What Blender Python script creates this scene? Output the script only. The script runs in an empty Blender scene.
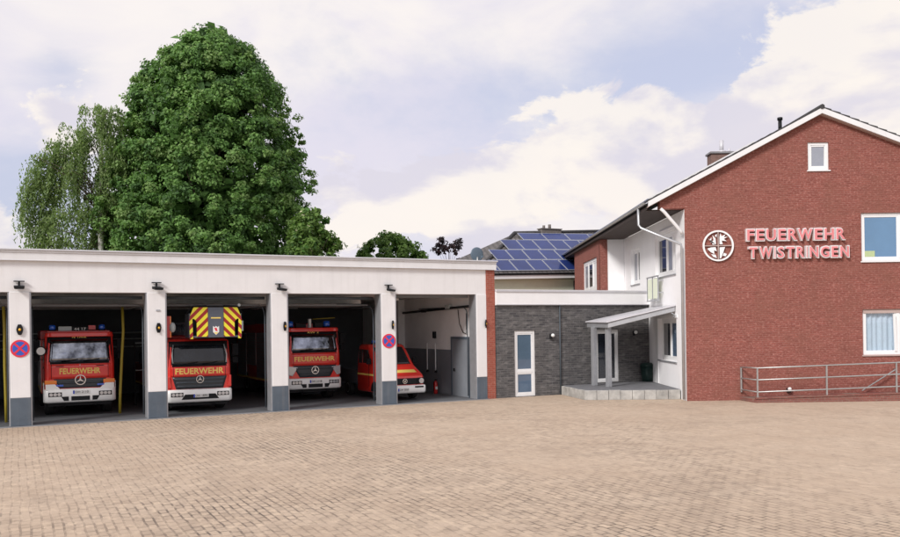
import bpy, bmesh, math, random
import numpy as np
from mathutils import Vector, Matrix
from mathutils.geometry import tessellate_polygon
PI = math.pi
SC = bpy.context.scene
COL = SC.collection
rnd = random.Random(7)

# ------------------------------------------------------------------ camera
H = 2.81
cam = bpy.data.objects.new('camera', bpy.data.cameras.new('camera'))
COL.objects.link(cam)
cam.data.sensor_width = 36; cam.data.lens = 34.0
cam.data.shift_y = 57.5/900; cam.data.clip_start = .1; cam.data.clip_end = 3000
ro = .014
cam.matrix_world = Matrix(((math.cos(ro), math.sin(ro), 0, 0), (0, 0, -1, 0), (-math.sin(ro), math.cos(ro), 0, H), (0, 0, 0, 1)))
SC.camera = cam

# ------------------------------------------------------------------ materials
def mat(name, col, rough=.6, metal=0, var=.12, scale=3.0, bump=0, bscale=40, spec=.5, coat=0, streak=0):
    m = bpy.data.materials.new(name); m.use_nodes = True
    nt = m.node_tree; b = nt.nodes['Principled BSDF']
    b.inputs['Roughness'].default_value = rough; b.inputs['Metallic'].default_value = metal
    b.inputs['Specular IOR Level'].default_value = spec
    if coat: b.inputs['Coat Weight'].default_value = coat; b.inputs['Coat Roughness'].default_value = .06
    tc = nt.nodes.new('ShaderNodeTexCoord')
    n = nt.nodes.new('ShaderNodeTexNoise'); n.inputs['Scale'].default_value = scale; n.inputs['Detail'].default_value = 8
    n.inputs['Roughness'].default_value = .65
    nt.links.new(tc.outputs['Object'], n.inputs['Vector'])
    mr = nt.nodes.new('ShaderNodeMapRange'); mr.inputs[1].default_value = .3; mr.inputs[2].default_value = .7
    mr.inputs[3].default_value = 1-var; mr.inputs[4].default_value = 1+var*.6
    nt.links.new(n.outputs[0], mr.inputs[0])
    mx = nt.nodes.new('ShaderNodeMix'); mx.data_type = 'RGBA'; mx.blend_type = 'MULTIPLY'; mx.inputs[0].default_value = 1
    mx.inputs[6].default_value = (*col, 1)
    nt.links.new(mr.outputs[0], mx.inputs[7]); nt.links.new(mx.outputs[2], b.inputs['Base Color'])
    if streak:   # rain streaks down the wall
        ms = nt.nodes.new('ShaderNodeMapping'); ms.inputs['Scale'].default_value = (5, 5, .25); nt.links.new(tc.outputs['Object'], ms.inputs[0])
        n3 = nt.nodes.new('ShaderNodeTexNoise'); n3.inputs['Scale'].default_value = 1; n3.inputs['Detail'].default_value = 7; n3.inputs['Roughness'].default_value = .6; nt.links.new(ms.outputs[0], n3.inputs['Vector'])
        m3 = nt.nodes.new('ShaderNodeMapRange'); m3.inputs[1].default_value = .5; m3.inputs[2].default_value = .75; m3.inputs[3].default_value = 0; m3.inputs[4].default_value = streak; nt.links.new(n3.outputs[0], m3.inputs[0])
        mx3 = nt.nodes.new('ShaderNodeMix'); mx3.data_type = 'RGBA'; nt.links.new(m3.outputs[0], mx3.inputs[0]); nt.links.new(mx.outputs[2], mx3.inputs[6]); mx3.inputs[7].default_value = (.36, .34, .32, 1)
        nt.links.new(mx3.outputs[2], b.inputs['Base Color'])
    if bump:
        n2 = nt.nodes.new('ShaderNodeTexNoise'); n2.inputs['Scale'].default_value = bscale; n2.inputs['Detail'].default_value = 4
        nt.links.new(tc.outputs['Object'], n2.inputs['Vector'])
        bp = nt.nodes.new('ShaderNodeBump'); bp.inputs['Strength'].default_value = bump; bp.inputs['Distance'].default_value = .02
        nt.links.new(n2.outputs[0], bp.inputs['Height']); nt.links.new(bp.outputs[0], b.inputs['Normal'])
    return m

def brick(name, c1, c2, mortar, bw, rh, ms, axes='xz', rot=0, rough=.85, speck=None, speck_amt=.2, bump=.4, blotch=.15, bscale=.35, blotchcol=None, fill=None, gscale=((5.5, .60, .72, .75), (1.1, .55, .72, .35)), breaks=0, path=None, wob=.05, grit=None, sscale=(1, 1, 1), sfreq=9):
    m = bpy.data.materials.new(name); m.use_nodes = True
    nt = m.node_tree; L = nt.links.new; b = nt.nodes['Principled BSDF']
    b.inputs['Roughness'].default_value = rough; b.inputs['Specular IOR Level'].default_value = .25
    tc = nt.nodes.new('ShaderNodeTexCoord'); sp = nt.nodes.new('ShaderNodeSeparateXYZ'); cb = nt.nodes.new('ShaderNodeCombineXYZ')
    L(tc.outputs['Object'], sp.inputs[0])
    ix = {'x': 0, 'y': 1, 'z': 2}
    L(sp.outputs[ix[axes[0]]], cb.inputs[0]); L(sp.outputs[ix[axes[1]]], cb.inputs[1])
    mp = nt.nodes.new('ShaderNodeMapping'); mp.inputs['Rotation'].default_value = (0, 0, rot); L(cb.outputs[0], mp.inputs[0])
    # slight wobble so that the courses are not ruler straight
    nw = nt.nodes.new('ShaderNodeTexNoise'); nw.inputs['Scale'].default_value = 1.3; L(mp.outputs[0], nw.inputs['Vector'])
    vm = nt.nodes.new('ShaderNodeVectorMath'); vm.operation = 'MULTIPLY_ADD'; vm.inputs[1].default_value = (wob, wob, 0)
    L(nw.outputs[1], vm.inputs[0]); L(mp.outputs[0], vm.inputs[2])
    bt = nt.nodes.new('ShaderNodeTexBrick'); L(vm.outputs[0], bt.inputs['Vector'])
    bt.inputs['Scale'].default_value = 1; bt.inputs['Brick Width'].default_value = bw; bt.inputs['Row Height'].default_value = rh
    bt.inputs['Mortar Size'].default_value = ms; bt.inputs['Mortar Smooth'].default_value = .2
    bt.inputs['Color1'].default_value = (*c1, 1); bt.inputs['Color2'].default_value = (*c2, 1); bt.inputs['Mortar'].default_value = (*mortar, 1)
    out = bt.outputs[0]
    if fill:   # joints swept full of sand in places
        nf = nt.nodes.new('ShaderNodeTexNoise'); nf.inputs['Scale'].default_value = .16; nf.inputs['Detail'].default_value = 5; L(tc.outputs['Object'], nf.inputs['Vector'])
        rf_ = nt.nodes.new('ShaderNodeMapRange'); rf_.inputs[1].default_value = .40; rf_.inputs[2].default_value = .58; rf_.inputs[3].default_value = .05; rf_.inputs[4].default_value = .72; L(nf.outputs[0], rf_.inputs[0])
        fs = rf_.outputs[0]
        if path:   # the driven strip is swept smooth
            dn = nt.nodes.new('ShaderNodeVectorMath'); dn.operation = 'DISTANCE'; L(tc.outputs['Object'], dn.inputs[0]); dn.inputs[1].default_value = path[:3]
            pr = nt.nodes.new('ShaderNodeMapRange'); pr.interpolation_type = 'SMOOTHSTEP'; pr.inputs[1].default_value = path[3]; pr.inputs[2].default_value = path[4]; pr.inputs[3].default_value = .55; pr.inputs[4].default_value = 0; L(dn.outputs['Value'], pr.inputs[0])
            ad = nt.nodes.new('ShaderNodeMath'); ad.use_clamp = True; L(fs, ad.inputs[0]); L(pr.outputs[0], ad.inputs[1]); fs = ad.outputs[0]
        if breaks:
            nb = nt.nodes.new('ShaderNodeTexNoise'); nb.inputs['Scale'].default_value = breaks; nb.inputs['Detail'].default_value = 3; L(mp.outputs[0], nb.inputs['Vector'])
            rb_ = nt.nodes.new('ShaderNodeMapRange'); rb_.inputs[1].default_value = .42; rb_.inputs[2].default_value = .56; rb_.inputs[3].default_value = .42; rb_.inputs[4].default_value = -.15; L(nb.outputs[0], rb_.inputs[0])
            ad = nt.nodes.new('ShaderNodeMath'); ad.use_clamp = True; L(fs, ad.inputs[0]); L(rb_.outputs[0], ad.inputs[1]); fs = ad.outputs[0]
        mf = nt.nodes.new('ShaderNodeMix'); mf.data_type = 'RGBA'; L(fs, mf.inputs[0]); L(out, mf.inputs[6]); mf.inputs[7].default_value = (*fill, 1); out = mf.outputs[2]
    def mixin(fac_socket, col, amt, blend='MIX'):
        nonlocal out
        mx = nt.nodes.new('ShaderNodeMix'); mx.data_type = 'RGBA'; mx.blend_type = blend
        mu = nt.nodes.new('ShaderNodeMath'); mu.operation = 'MULTIPLY'; mu.inputs[1].default_value = amt; mu.use_clamp = True
        L(fac_socket, mu.inputs[0]); L(mu.outputs[0], mx.inputs[0]); L(out, mx.inputs[6])
        mx.inputs[7].default_value = (*col, 1)
        out = mx.outputs[2]
    # speckles: single bricks of another colour
    if speck:
        vo = nt.nodes.new('ShaderNodeTexNoise'); vo.inputs['Scale'].default_value = sfreq; vo.inputs['Detail'].default_value = 3
        ms_ = nt.nodes.new('ShaderNodeMapping'); ms_.inputs['Scale'].default_value = sscale; L(mp.outputs[0], ms_.inputs[0]); L(ms_.outputs[0], vo.inputs['Vector'])
        r = nt.nodes.new('ShaderNodeMapRange'); r.inputs[1].default_value = .52; r.inputs[2].default_value = .68; L(vo.outputs[0], r.inputs[0])
        mixin(r.outputs[0], speck, speck_amt)
    if grit:   # dark crumbs and stained joints
        for sc_, lo_, hi_, am_ in gscale:
            ng = nt.nodes.new('ShaderNodeTexNoise'); ng.inputs['Scale'].default_value = sc_; ng.inputs['Detail'].default_value = 6; ng.inputs['Roughness'].default_value = .7; L(mp.outputs[0], ng.inputs['Vector'])
            rg = nt.nodes.new('ShaderNodeMapRange'); rg.inputs[1].default_value = lo_; rg.inputs[2].default_value = hi_; L(ng.outputs[0], rg.inputs[0])
            mixin(rg.outputs[0], grit, am_)
    n = nt.nodes.new('ShaderNodeTexNoise'); n.inputs['Scale'].default_value = bscale; n.inputs['Detail'].default_value = 9; n.inputs['Roughness'].default_value = .7
    L(tc.outputs['Object'], n.inputs['Vector'])
    r2 = nt.nodes.new('ShaderNodeMapRange'); r2.inputs[1].default_value = .42; r2.inputs[2].default_value = .66; L(n.outputs[0], r2.inputs[0])
    mixin(r2.outputs[0], blotchcol or tuple(x*.55 for x in c1), blotch)
    L(out, b.inputs['Base Color'])
    bp = nt.nodes.new('ShaderNodeBump'); bp.inputs['Strength'].default_value = bump; bp.inputs['Distance'].default_value = .01; bp.invert = True
    L(bt.outputs[1], bp.inputs['Height']); L(bp.outputs[0], b.inputs['Normal'])
    return m

def glass(name, tint, see=.6, rough=.02):
    m = bpy.data.materials.new(name); m.use_nodes = True; nt = m.node_tree; L = nt.links.new
    nt.nodes.remove(nt.nodes['Principled BSDF']); out = nt.nodes['Material Output']
    tr = nt.nodes.new('ShaderNodeBsdfTransparent'); tr.inputs[0].default_value = (*[t*see for t in tint], 1)
    gl = nt.nodes.new('ShaderNodeBsdfGlossy'); gl.inputs['Roughness'].default_value = rough; gl.inputs[0].default_value = (.9, .95, 1, 1)
    lw = nt.nodes.new('ShaderNodeLayerWeight'); lw.inputs[0].default_value = .5
    pw = nt.nodes.new('ShaderNodeMath'); pw.operation = 'POWER'; pw.inputs[1].default_value = 4; L(lw.outputs['Facing'], pw.inputs[0])
    fr = nt.nodes.new('ShaderNodeMath'); fr.operation = 'MULTIPLY_ADD'; fr.inputs[1].default_value = .7; fr.inputs[2].default_value = .05; L(pw.outputs[0], fr.inputs[0])
    mx = nt.nodes.new('ShaderNodeMixShader'); L(fr.outputs[0], mx.inputs[0]); L(tr.outputs[0], mx.inputs[1]); L(gl.outputs[0], mx.inputs[2]); L(mx.outputs[0], out.inputs[0])
    return m

def chevron(name, ca, cb_, period):
    m = bpy.data.materials.new(name); m.use_nodes = True; nt = m.node_tree; L = nt.links.new; b = nt.nodes['Principled BSDF']
    b.inputs['Roughness'].default_value = .4
    tc = nt.nodes.new('ShaderNodeTexCoord'); sp = nt.nodes.new('ShaderNodeSeparateXYZ'); L(tc.outputs['Object'], sp.inputs[0])
    def mth(op, a, c=None):
        n = nt.nodes.new('ShaderNodeMath'); n.operation = op
        for i, v in enumerate((a, c)):
            if v is None: continue
            if isinstance(v, (int, float)): n.inputs[i].default_value = v
            else: L(v, n.inputs[i])
        return n.outputs[0]
    s = mth('ADD', sp.outputs[2], mth('ABSOLUTE', sp.outputs[0]))
    f = mth('GREATER_THAN', mth('FRACT', mth('DIVIDE', mth('ADD', s, 10.05), period)), .5)
    mx = nt.nodes.new('ShaderNodeMix'); mx.data_type = 'RGBA'; L(f, mx.inputs[0]); mx.inputs[6].default_value = (*ca, 1); mx.inputs[7].default_value = (*cb_, 1)
    L(mx.outputs[2], b.inputs['Base Color'])
    return m

M = dict(
 plaster=mat('plaster_warm_white', (.78, .765, .765), .85, streak=.13, var=.05, scale=1.2, bump=.15, bscale=60),
 plaster2=mat('plaster_cool_white', (.87, .86, .865), .85, streak=.05, var=.05, scale=1.0, bump=.15, bscale=60),
 plaster_grey=mat('interior_plaster', (.84, .84, .84), .9, var=.1, scale=.8),
 greypaint=mat('grey_base_paint', (.09, .115, .145), .6, streak=.15, var=.2, scale=2),
 dado=mat('grey_wall_paint', (.21, .225, .25), .55, var=.12, scale=1.5),
 trim=mat('roof_trim_metal', (.76, .75, .755), .35, .0, streak=.12, var=.05, scale=2),
 trimgrey=mat('roof_cap_metal', (.58, .57, .60), .4, .1, var=.1, scale=2),
 bounceroof=mat('light_bounce_roof', (.46, .45, .43), .9, var=.2),  # pale roof colour made up to bounce light onto the white house wall
 doorpanel=mat('door_panel', (.16, .165, .17), .7, var=.1),
 ceiling=mat('garage_ceiling', (.72, .72, .72), .9, var=.12),
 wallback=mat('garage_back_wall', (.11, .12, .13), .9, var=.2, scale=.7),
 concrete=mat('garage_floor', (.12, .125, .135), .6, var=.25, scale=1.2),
 kerb=mat('concrete_strip', (.24, .24, .25), .8, var=.2, scale=2.5),
 gablebrick=brick('red_facing_brick', (.205, .062, .049), (.272, .089, .070), (.28, .125, .105), .24, .077, .008, 'xz', sfreq=11, sscale=(1, 1.7, 1), speck=(.50, .25, .21), speck_amt=.5, blotch=.55, bscale=.8, blotchcol=(.20, .085, .062), grit=(.10, .032, .03), gscale=((9, .58, .72, .55), (2.5, .56, .74, .3))),
 gablebrick_yz=brick('red_facing_brick_side', (.205, .062, .049), (.272, .089, .070), (.28, .125, .105), .24, .077, .008, 'yz', speck=(.56, .27, .215), speck_amt=.45, blotch=.35, bscale=.5),
 pierbrick=brick('red_pier_brick', (.30, .075, .05), (.37, .10, .07), (.36, .18, .14), .24, .077, .008, 'xz', speck=(.5, .22, .16), speck_amt=.4, blotch=.35),
 darkbrick=brick('dark_clinker_brick', (.135, .127, .125), (.070, .068, .072), (.155, .15, .148), .30, .09, .010, 'xz', sfreq=3, sscale=(1, 3.2, 1), speck=(.24, .23, .225), speck_amt=.6, blotch=.3, bscale=1.6, blotchcol=(.05, .048, .052), grit=(.035, .033, .036), gscale=((7, .57, .70, .6),)),
 paver=brick('sand_pavers', (.505, .395, .295), (.375, .292, .222), (.14, .112, .09), .24, .135, .017, 'xy', rot=math.radians(-117.1), sfreq=7, sscale=(.5, 1, 1), speck=(.62, .49, .36), speck_amt=.6, blotch=.55, bscale=.35, blotchcol=(.42, .315, .23), bump=.5, fill=(.485, .382, .29), grit=(.20, .15, .115), gscale=((6.5, .58, .70, .75), (1.3, .52, .72, .42), (.35, .52, .70, .3)), breaks=3.2, path=(9, 27, 0, 4, 17), wob=.09),
 ramp_brick=brick('ramp_brick', (.22, .07, .06), (.28, .1, .08), (.26, .17, .14), .24, .077, .008, 'xz', speck=(.32, .2, .15), speck_amt=.4, blotch=.5, blotchcol=(.10, .07, .06)),
 stone=mat('weathered_stone_slabs', (.42, .41, .385), .9, streak=.5, var=.45, scale=2.2, bump=.5, bscale=14),
 stonetop=mat('grey_platform_paving', (.16, .16, .17), .85, var=.25, scale=3),
 white=mat('white_plastic', (.82, .82, .82), .35, var=.03),
 whitepaint=mat('white_vehicle_paint', (.88, .88, .86), .3, var=.04, coat=.5),
 red=mat('fire_red_paint', (.74, .030, .020), .3, var=.06, coat=.8),
 darkred=mat('fire_red_body', (.55, .018, .016), .35, var=.1, coat=.5),
 yellow=mat('yellow_lettering', (.88, .66, .16), .5, var=.03),
 black=mat('black_plastic', (.010, .011, .013), .55, var=.2, spec=.25),
 darkgrille=mat('anthracite_grille', (.028, .036, .045), .35, var=.15),
 rubber=mat('tyre_rubber', (.018, .018, .018), .8, var=.2),
 rim=mat('wheel_rim', (.35, .35, .36), .4, .6, var=.1),
 steel=mat('galvanised_steel', (.48, .48, .47), .42, .75, var=.15, scale=6),
 zinc=mat('zinc_gutter', (.55, .56, .58), .4, .6, var=.12, scale=3),
 alu=mat('aluminium_cladding', (.42, .43, .45), .4, .5, var=.12, scale=4),
 shutter=mat('roller_shutter', (.42, .43, .45), .4, .6, var=.06),
 blueglass=mat('blue_beacon_glass', (.01, .10, .55), .08, var=0, coat=1),
 orange=mat('amber_lens', (.85, .22, .02), .2, var=.05, coat=.6),
 lens=mat('headlamp_glass', (.55, .56, .58), .12, .3, var=.1, coat=1),
 chrome=mat('chrome', (.7, .7, .72), .15, 1, var=.03),
 plate=mat('plate_white', (.78, .78, .76), .4, var=.02),
 blue=mat('plate_blue', (.01, .05, .45), .4, var=.02),
 signblue=mat('sign_blue', (.035, .10, .48), .4, var=.03),
 signred=mat('sign_red', (.72, .03, .06), .4, var=.03),
 chev=chevron('red_yellow_chevrons', (.80, .72, .04), (.33, .015, .015), .30),
 cagegrey=mat('cage_grey', (.10, .115, .145), .4, .2, var=.1),
 windscreen=mat('windscreen_glass', (.012, .016, .022), .02, var=.9, scale=2.5, spec=.6, bump=.2, bscale=1.5),
 windscreen_bright=mat('windscreen_painted_reflections', (.27, .29, .33), .03, 1, var=1.0, scale=2.1, spec=1.0, bump=.7, bscale=2.2),  # mottled reflections are painted into the glass colour
 sideglass=mat('vehicle_side_glass', (.02, .03, .03), .04, var=.1, spec=.8),
 glassblue=mat('painted_sky_glass', (.10, .22, .38), .04, 0, var=.12, scale=.5, spec=.8, coat=.6),  # the blue of the reflected sky is put into the base colour
 glassgrey=mat('grey_frosted_glass', (.30, .32, .37), .2, 0, var=.1, spec=.5),
 glassdoor=mat('door_glass', (.12, .18, .27), .03, .25, var=.15, scale=.8, spec=.8),
 glassdark=mat('dark_door_glass', (.02, .024, .034), .03, 0, var=.2, spec=.8),
 clear=glass('clear_window_glass', (.93, .97, 1), .92),
 curtain=mat('net_curtain', (.84, .88, .92), .9, var=.06, scale=8),
 tiles=mat('dark_roof_tiles', (.05, .048, .05), .8, var=.35, scale=5, bump=.6, bscale=8),
 greytiles=brick('grey_roof_tiles', (.17, .155, .15), (.12, .11, .11), (.05, .05, .05), .3, .34, .03, 'xy', blotch=.4, bscale=.8, bump=.9),
 brownwood=mat('brown_soffit', (.045, .030, .026), .8, var=.25, scale=4),
 palewood=mat('pale_soffit', (.45, .35, .32), .8, var=.1),
 panelframe=mat('panel_frame', (.46, .48, .54), .4, .3, var=.05),
 solar=mat('solar_cells', (.020, .038, .155), .2, .0, var=.25, scale=.7, spec=.35),
 palegreen=mat('pale_green_render', (.72, .76, .60), .9, var=.05),
 chimney=mat('chimney_brick', (.20, .12, .10), .9, var=.3, scale=8),
 bin=mat('dark_green_plastic', (.012, .035, .03), .5, var=.1),
 bark=mat('tree_bark', (.10, .075, .055), .95, var=.4, scale=6),
 birchbark=mat('birch_bark', (.6, .58, .54), .9, var=.5, scale=3),
 grass=mat('grass_ground', (.05, .09, .025), .95, var=.4, scale=.6),
 hose=mat('yellow_hose', (.30, .235, .02), .5, var=.1),
 pinkcloth=mat('red_pink_jacket', (.40, .06, .12), .9, var=.2, scale=9),
 darkcloth=mat('navy_jacket', (.02, .024, .04), .9, var=.2, scale=9),
 palepipe=mat('pale_pipe', (.45, .50, .50), .4, var=.1),
 extred=mat('extinguisher_red', (.55, .02, .02), .3, var=.05, coat=.6),
 letterred=mat('letter_red_face', (.70, .23, .24), .4, var=.05),
 dishgrey=mat('dish_grey', (.10, .14, .18), .4, var=.1),
 tarp=mat('grey_tarpaulin', (.07, .085, .10), .7, var=.15),
 mirrorglass=mat('mirror_shell', (.008, .009, .011), .7, var=.1, spec=.15),
 letterwhite=mat('letter_white_side', (.70, .66, .66), .5, var=.06),
 greytilesolid=mat('grey_chimney_render', (.17, .15, .14), .9, var=.3, scale=6),
 darkbrown=mat('emblem_backing', (.035, .018, .022), .7, var=.2),
 greenthing=mat('green_card', (.45, .55, .30), .7, var=.1),
)
def leafmat(name, col, tr=.32):
    m = bpy.data.materials.new(name); m.use_nodes = True; nt = m.node_tree; L = nt.links.new; b = nt.nodes['Principled BSDF']
    b.inputs['Roughness'].default_value = .55; b.inputs['Specular IOR Level'].default_value = .3
    g = nt.nodes.new('ShaderNodeNewGeometry'); r = nt.nodes.new('ShaderNodeMapRange'); r.inputs[3].default_value = .6; r.inputs[4].default_value = 1.35
    L(g.outputs['Random Per Island'], r.inputs[0])
    mx = nt.nodes.new('ShaderNodeMix'); mx.data_type = 'RGBA'; mx.blend_type = 'MULTIPLY'; mx.inputs[0].default_value = 1; mx.inputs[6].default_value = (*col, 1)
    L(r.outputs[0], mx.inputs[7]); L(mx.outputs[2], b.inputs['Base Color'])
    t = nt.nodes.new('ShaderNodeBsdfTranslucent'); t.inputs[0].default_value = (col[0]*1.5, col[1]*1.6, col[2], 1)
    ms = nt.nodes.new('ShaderNodeMixShader'); ms.inputs[0].default_value = tr
    L(b.outputs[0], ms.inputs[1]); L(t.outputs[0], ms.inputs[2]); L(ms.outputs[0], nt.nodes['Material Output'].inputs[0])
    return m

# ------------------------------------------------------------------ mesh builder
class MB:
    def __init__(s): s.v = []; s.f = []; s.m = []; s.s = []
    def add(s, vs, fs, m=0, smooth=False):
        o = len(s.v); s.v += [tuple(p) for p in vs]
        for f in fs: s.f.append(tuple(i+o for i in f)); s.m.append(m); s.s.append(smooth)
        return s
    def box(s, x0, x1, y0, y1, z0, z1, m=0):
        if x0 > x1: x0, x1 = x1, x0
        return s.add([(x0,y0,z0),(x1,y0,z0),(x1,y1,z0),(x0,y1,z0),(x0,y0,z1),(x1,y0,z1),(x1,y1,z1),(x0,y1,z1)],
              [(3,2,1,0),(4,5,6,7),(0,1,5,4),(1,2,6,5),(2,3,7,6),(3,0,4,7)], m)
    def prism(s, poly, axis, t0, t1, m=0):
        def P(p, t):
            return {'x': (t, p[0], p[1]), 'y': (p[0], t, p[1]), 'z': (p[0], p[1], t)}[axis]
        n = len(poly); vs = [P(p, t0) for p in poly]+[P(p, t1) for p in poly]
        fs = [tuple(range(n))[::-1], tuple(range(n, 2*n))]+[(i, (i+1) % n, n+(i+1) % n, n+i) for i in range(n)]
        return s.add(vs, fs, m)
    def hexa(s, b4, t4, m=0):
        return s.add(list(b4)+list(t4), [(3,2,1,0),(4,5,6,7),(0,1,5,4),(1,2,6,5),(2,3,7,6),(3,0,4,7)], m)
    def loft(s, secs, m=0, smooth=True, cap=True, closed=True):
        n = len(secs[0]); vs = [p for q in secs for p in q]; fs = []
        for k in range(len(secs)-1):
            for i in range(n if closed else n-1):
                j = (i+1) % n; fs.append((k*n+i, k*n+j, (k+1)*n+j, (k+1)*n+i))
        s.add(vs, fs, m, smooth)
        if cap:
            s.add(secs[0], [tuple(range(n))[::-1]], m); s.add(secs[-1], [tuple(range(n))], m)
        return s
    def tube(s, pts, r, n=10, m=0, r1=None, cap=True):
        pts = [Vector(p) for p in pts]; secs = []
        k = len(pts)
        up0 = Vector((0, 0, 1))
        for i, p in enumerate(pts):
            d = (pts[min(i+1, k-1)]-pts[max(i-1, 0)]).normalized()
            up = up0 if abs(d.dot(up0)) < .95 else Vector((1, 0, 0))
            a = d.cross(up).normalized(); b = d.cross(a).normalized()
            rr = r if r1 is None else r+(r1-r)*i/max(1, k-1)
            secs.append([p+a*rr*math.cos(t*2*PI/n)+b*rr*math.sin(t*2*PI/n) for t in range(n)])
        return s.loft(secs, m, True, cap)
    def disc(s, c, r, axis='y', t=.01, n=28, m=0, r0=0):
        def P(a, rr, tt):
            x, z = rr*math.cos(a), rr*math.sin(a)
            return {'y': (c[0]+x, c[1]+tt, c[2]+z), 'x': (c[0]+tt, c[1]+x, c[2]+z), 'z': (c[0]+x, c[1]+z, c[2]+tt)}[axis]
        A = [i*2*PI/n for i in range(n)]
        if r0 == 0:
            return s.loft([[P(a, r, 0) for a in A], [P(a, r, t) for a in A]], m, False)
        o0, o1 = [P(a, r, 0) for a in A], [P(a, r, t) for a in A]; i0, i1 = [P(a, r0, 0) for a in A], [P(a, r0, t) for a in A]
        secs = [o0, o1, i1, i0, o0]
        return s.loft(secs, m, False, False)
    def ball(s, c, r, n=12, m=0, sq=(1, 1, 1)):
        secs = []
        for i in range(1, n//2+3):
            t = PI*i/(n//2+3)
            secs.append([(c[0]+r*sq[0]*math.sin(t)*math.cos(2*PI*j/n), c[1]+r*sq[1]*math.sin(t)*math.sin(2*PI*j/n), c[2]-r*sq[2]*math.cos(t)) for j in range(n)])
        return s.loft(secs, m, True)
    def tx(s, mtx):
        s.v = [tuple(mtx @ Vector(p)) for p in s.v]; return s
    def build(s, name, mats, parent=None, loc=(0, 0, 0), rz=0, bev=0, seg=2):
        me = bpy.data.meshes.new(name); me.from_pydata(s.v, [], s.f)
        if not isinstance(mats, (list, tuple)): mats = [mats]
        for m in mats: me.materials.append(M[m] if isinstance(m, str) else m)
        me.polygons.foreach_set('material_index', s.m); me.polygons.foreach_set('use_smooth', s.s)
        me.update()
        bm = bmesh.new(); bm.from_mesh(me); bmesh.ops.remove_doubles(bm, verts=bm.verts, dist=1e-5)
        bmesh.ops.recalc_face_normals(bm, faces=bm.faces)
        if bev:
            es = [e for e in bm.edges if len(e.link_faces) == 2 and e.calc_face_angle(0) > .6]
            bmesh.ops.bevel(bm, geom=es, offset=bev, segments=seg, affect='EDGES', profile=.6, clamp_overlap=True)
        bm.to_mesh(me); bm.free()
        o = bpy.data.objects.new(name, me); COL.objects.link(o)
        o.location = loc; o.rotation_euler = (0, 0, rz)
        if parent: o.parent = parent
        return o

def tag(o, label, cat, group=None):
    o['label'] = label; o['category'] = cat
    if group: o['group'] = group
    return o
def thing(name, label, cat, loc=(0, 0, 0), rz=0, group=None):
    o = bpy.data.objects.new(name, None); COL.objects.link(o); o.empty_display_size = .2
    o.location = loc; o.rotation_euler = (0, 0, rz)
    return tag(o, label, cat, group)
def structure(o): o['kind'] = 'structure'; return o
def dup(o, parent=None):
    c = o.copy(); COL.objects.link(c)
    if parent: c.parent = parent
    for ch in list(o.children): dup(ch, c)
    return c

def text_data(t, size=1, extrude=0, offset=0):
    cu = bpy.data.curves.new('lettering', 'FONT'); cu.body = t; cu.size = size; cu.extrude = extrude; cu.offset = offset
    cu.align_x = 'CENTER'; cu.resolution_u = 3
    o = bpy.data.objects.new('lettering', cu); COL.objects.link(o)
    dg = bpy.context.evaluated_depsgraph_get(); e = o.evaluated_get(dg); me = e.to_mesh()
    vs = [tuple(v.co) for v in me.vertices]; fs = [tuple(p.vertices) for p in me.polygons]
    e.to_mesh_clear(); bpy.data.objects.remove(o); bpy.data.curves.remove(cu)
    return vs, fs
def text_fit(mb, t, x0, x1, z0, z1, y, extrude=.004, offset=0, m=0):
    """letters standing in the x-z plane, front towards -y, stretched into the given box"""
    vs, fs = text_data(t, 1, extrude, offset)
    xa = min(v[0] for v in vs); xb = max(v[0] for v in vs); za = min(v[1] for v in vs); zb = max(v[1] for v in vs)
    out = [(x0+(v[0]-xa)/(xb-xa)*(x1-x0), y-v[2], z0+(v[1]-za)/(zb-za)*(z1-z0)) for v in vs]
    return mb.add(out, fs, m)

def holed(outer, holes, t, m=0, mb=None):
    """upright wall in x-z, front at y=0, thickness t backwards, with openings"""
    mb = mb or MB()
    loops = [outer]+holes
    tri = tessellate_polygon([[Vector((p[0], p[1], 0)) for p in l] for l in loops])
    flat = [p for l in loops for p in l]
    mb.add([(p[0], 0, p[1]) for p in flat], tri, m); mb.add([(p[0], t, p[1]) for p in flat], [tuple(reversed(f)) for f in tri], m)
    for l in loops:
        n = len(l)
        mb.add([(p[0], 0, p[1]) for p in l]+[(p[0], t, p[1]) for p in l], [(i, (i+1) % n, n+(i+1) % n, n+i) for i in range(n)], m)
    return mb
def rect(x0, x1, z0, z1): return [(x0, z0), (x1, z0), (x1, z1), (x0, z1)]

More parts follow.
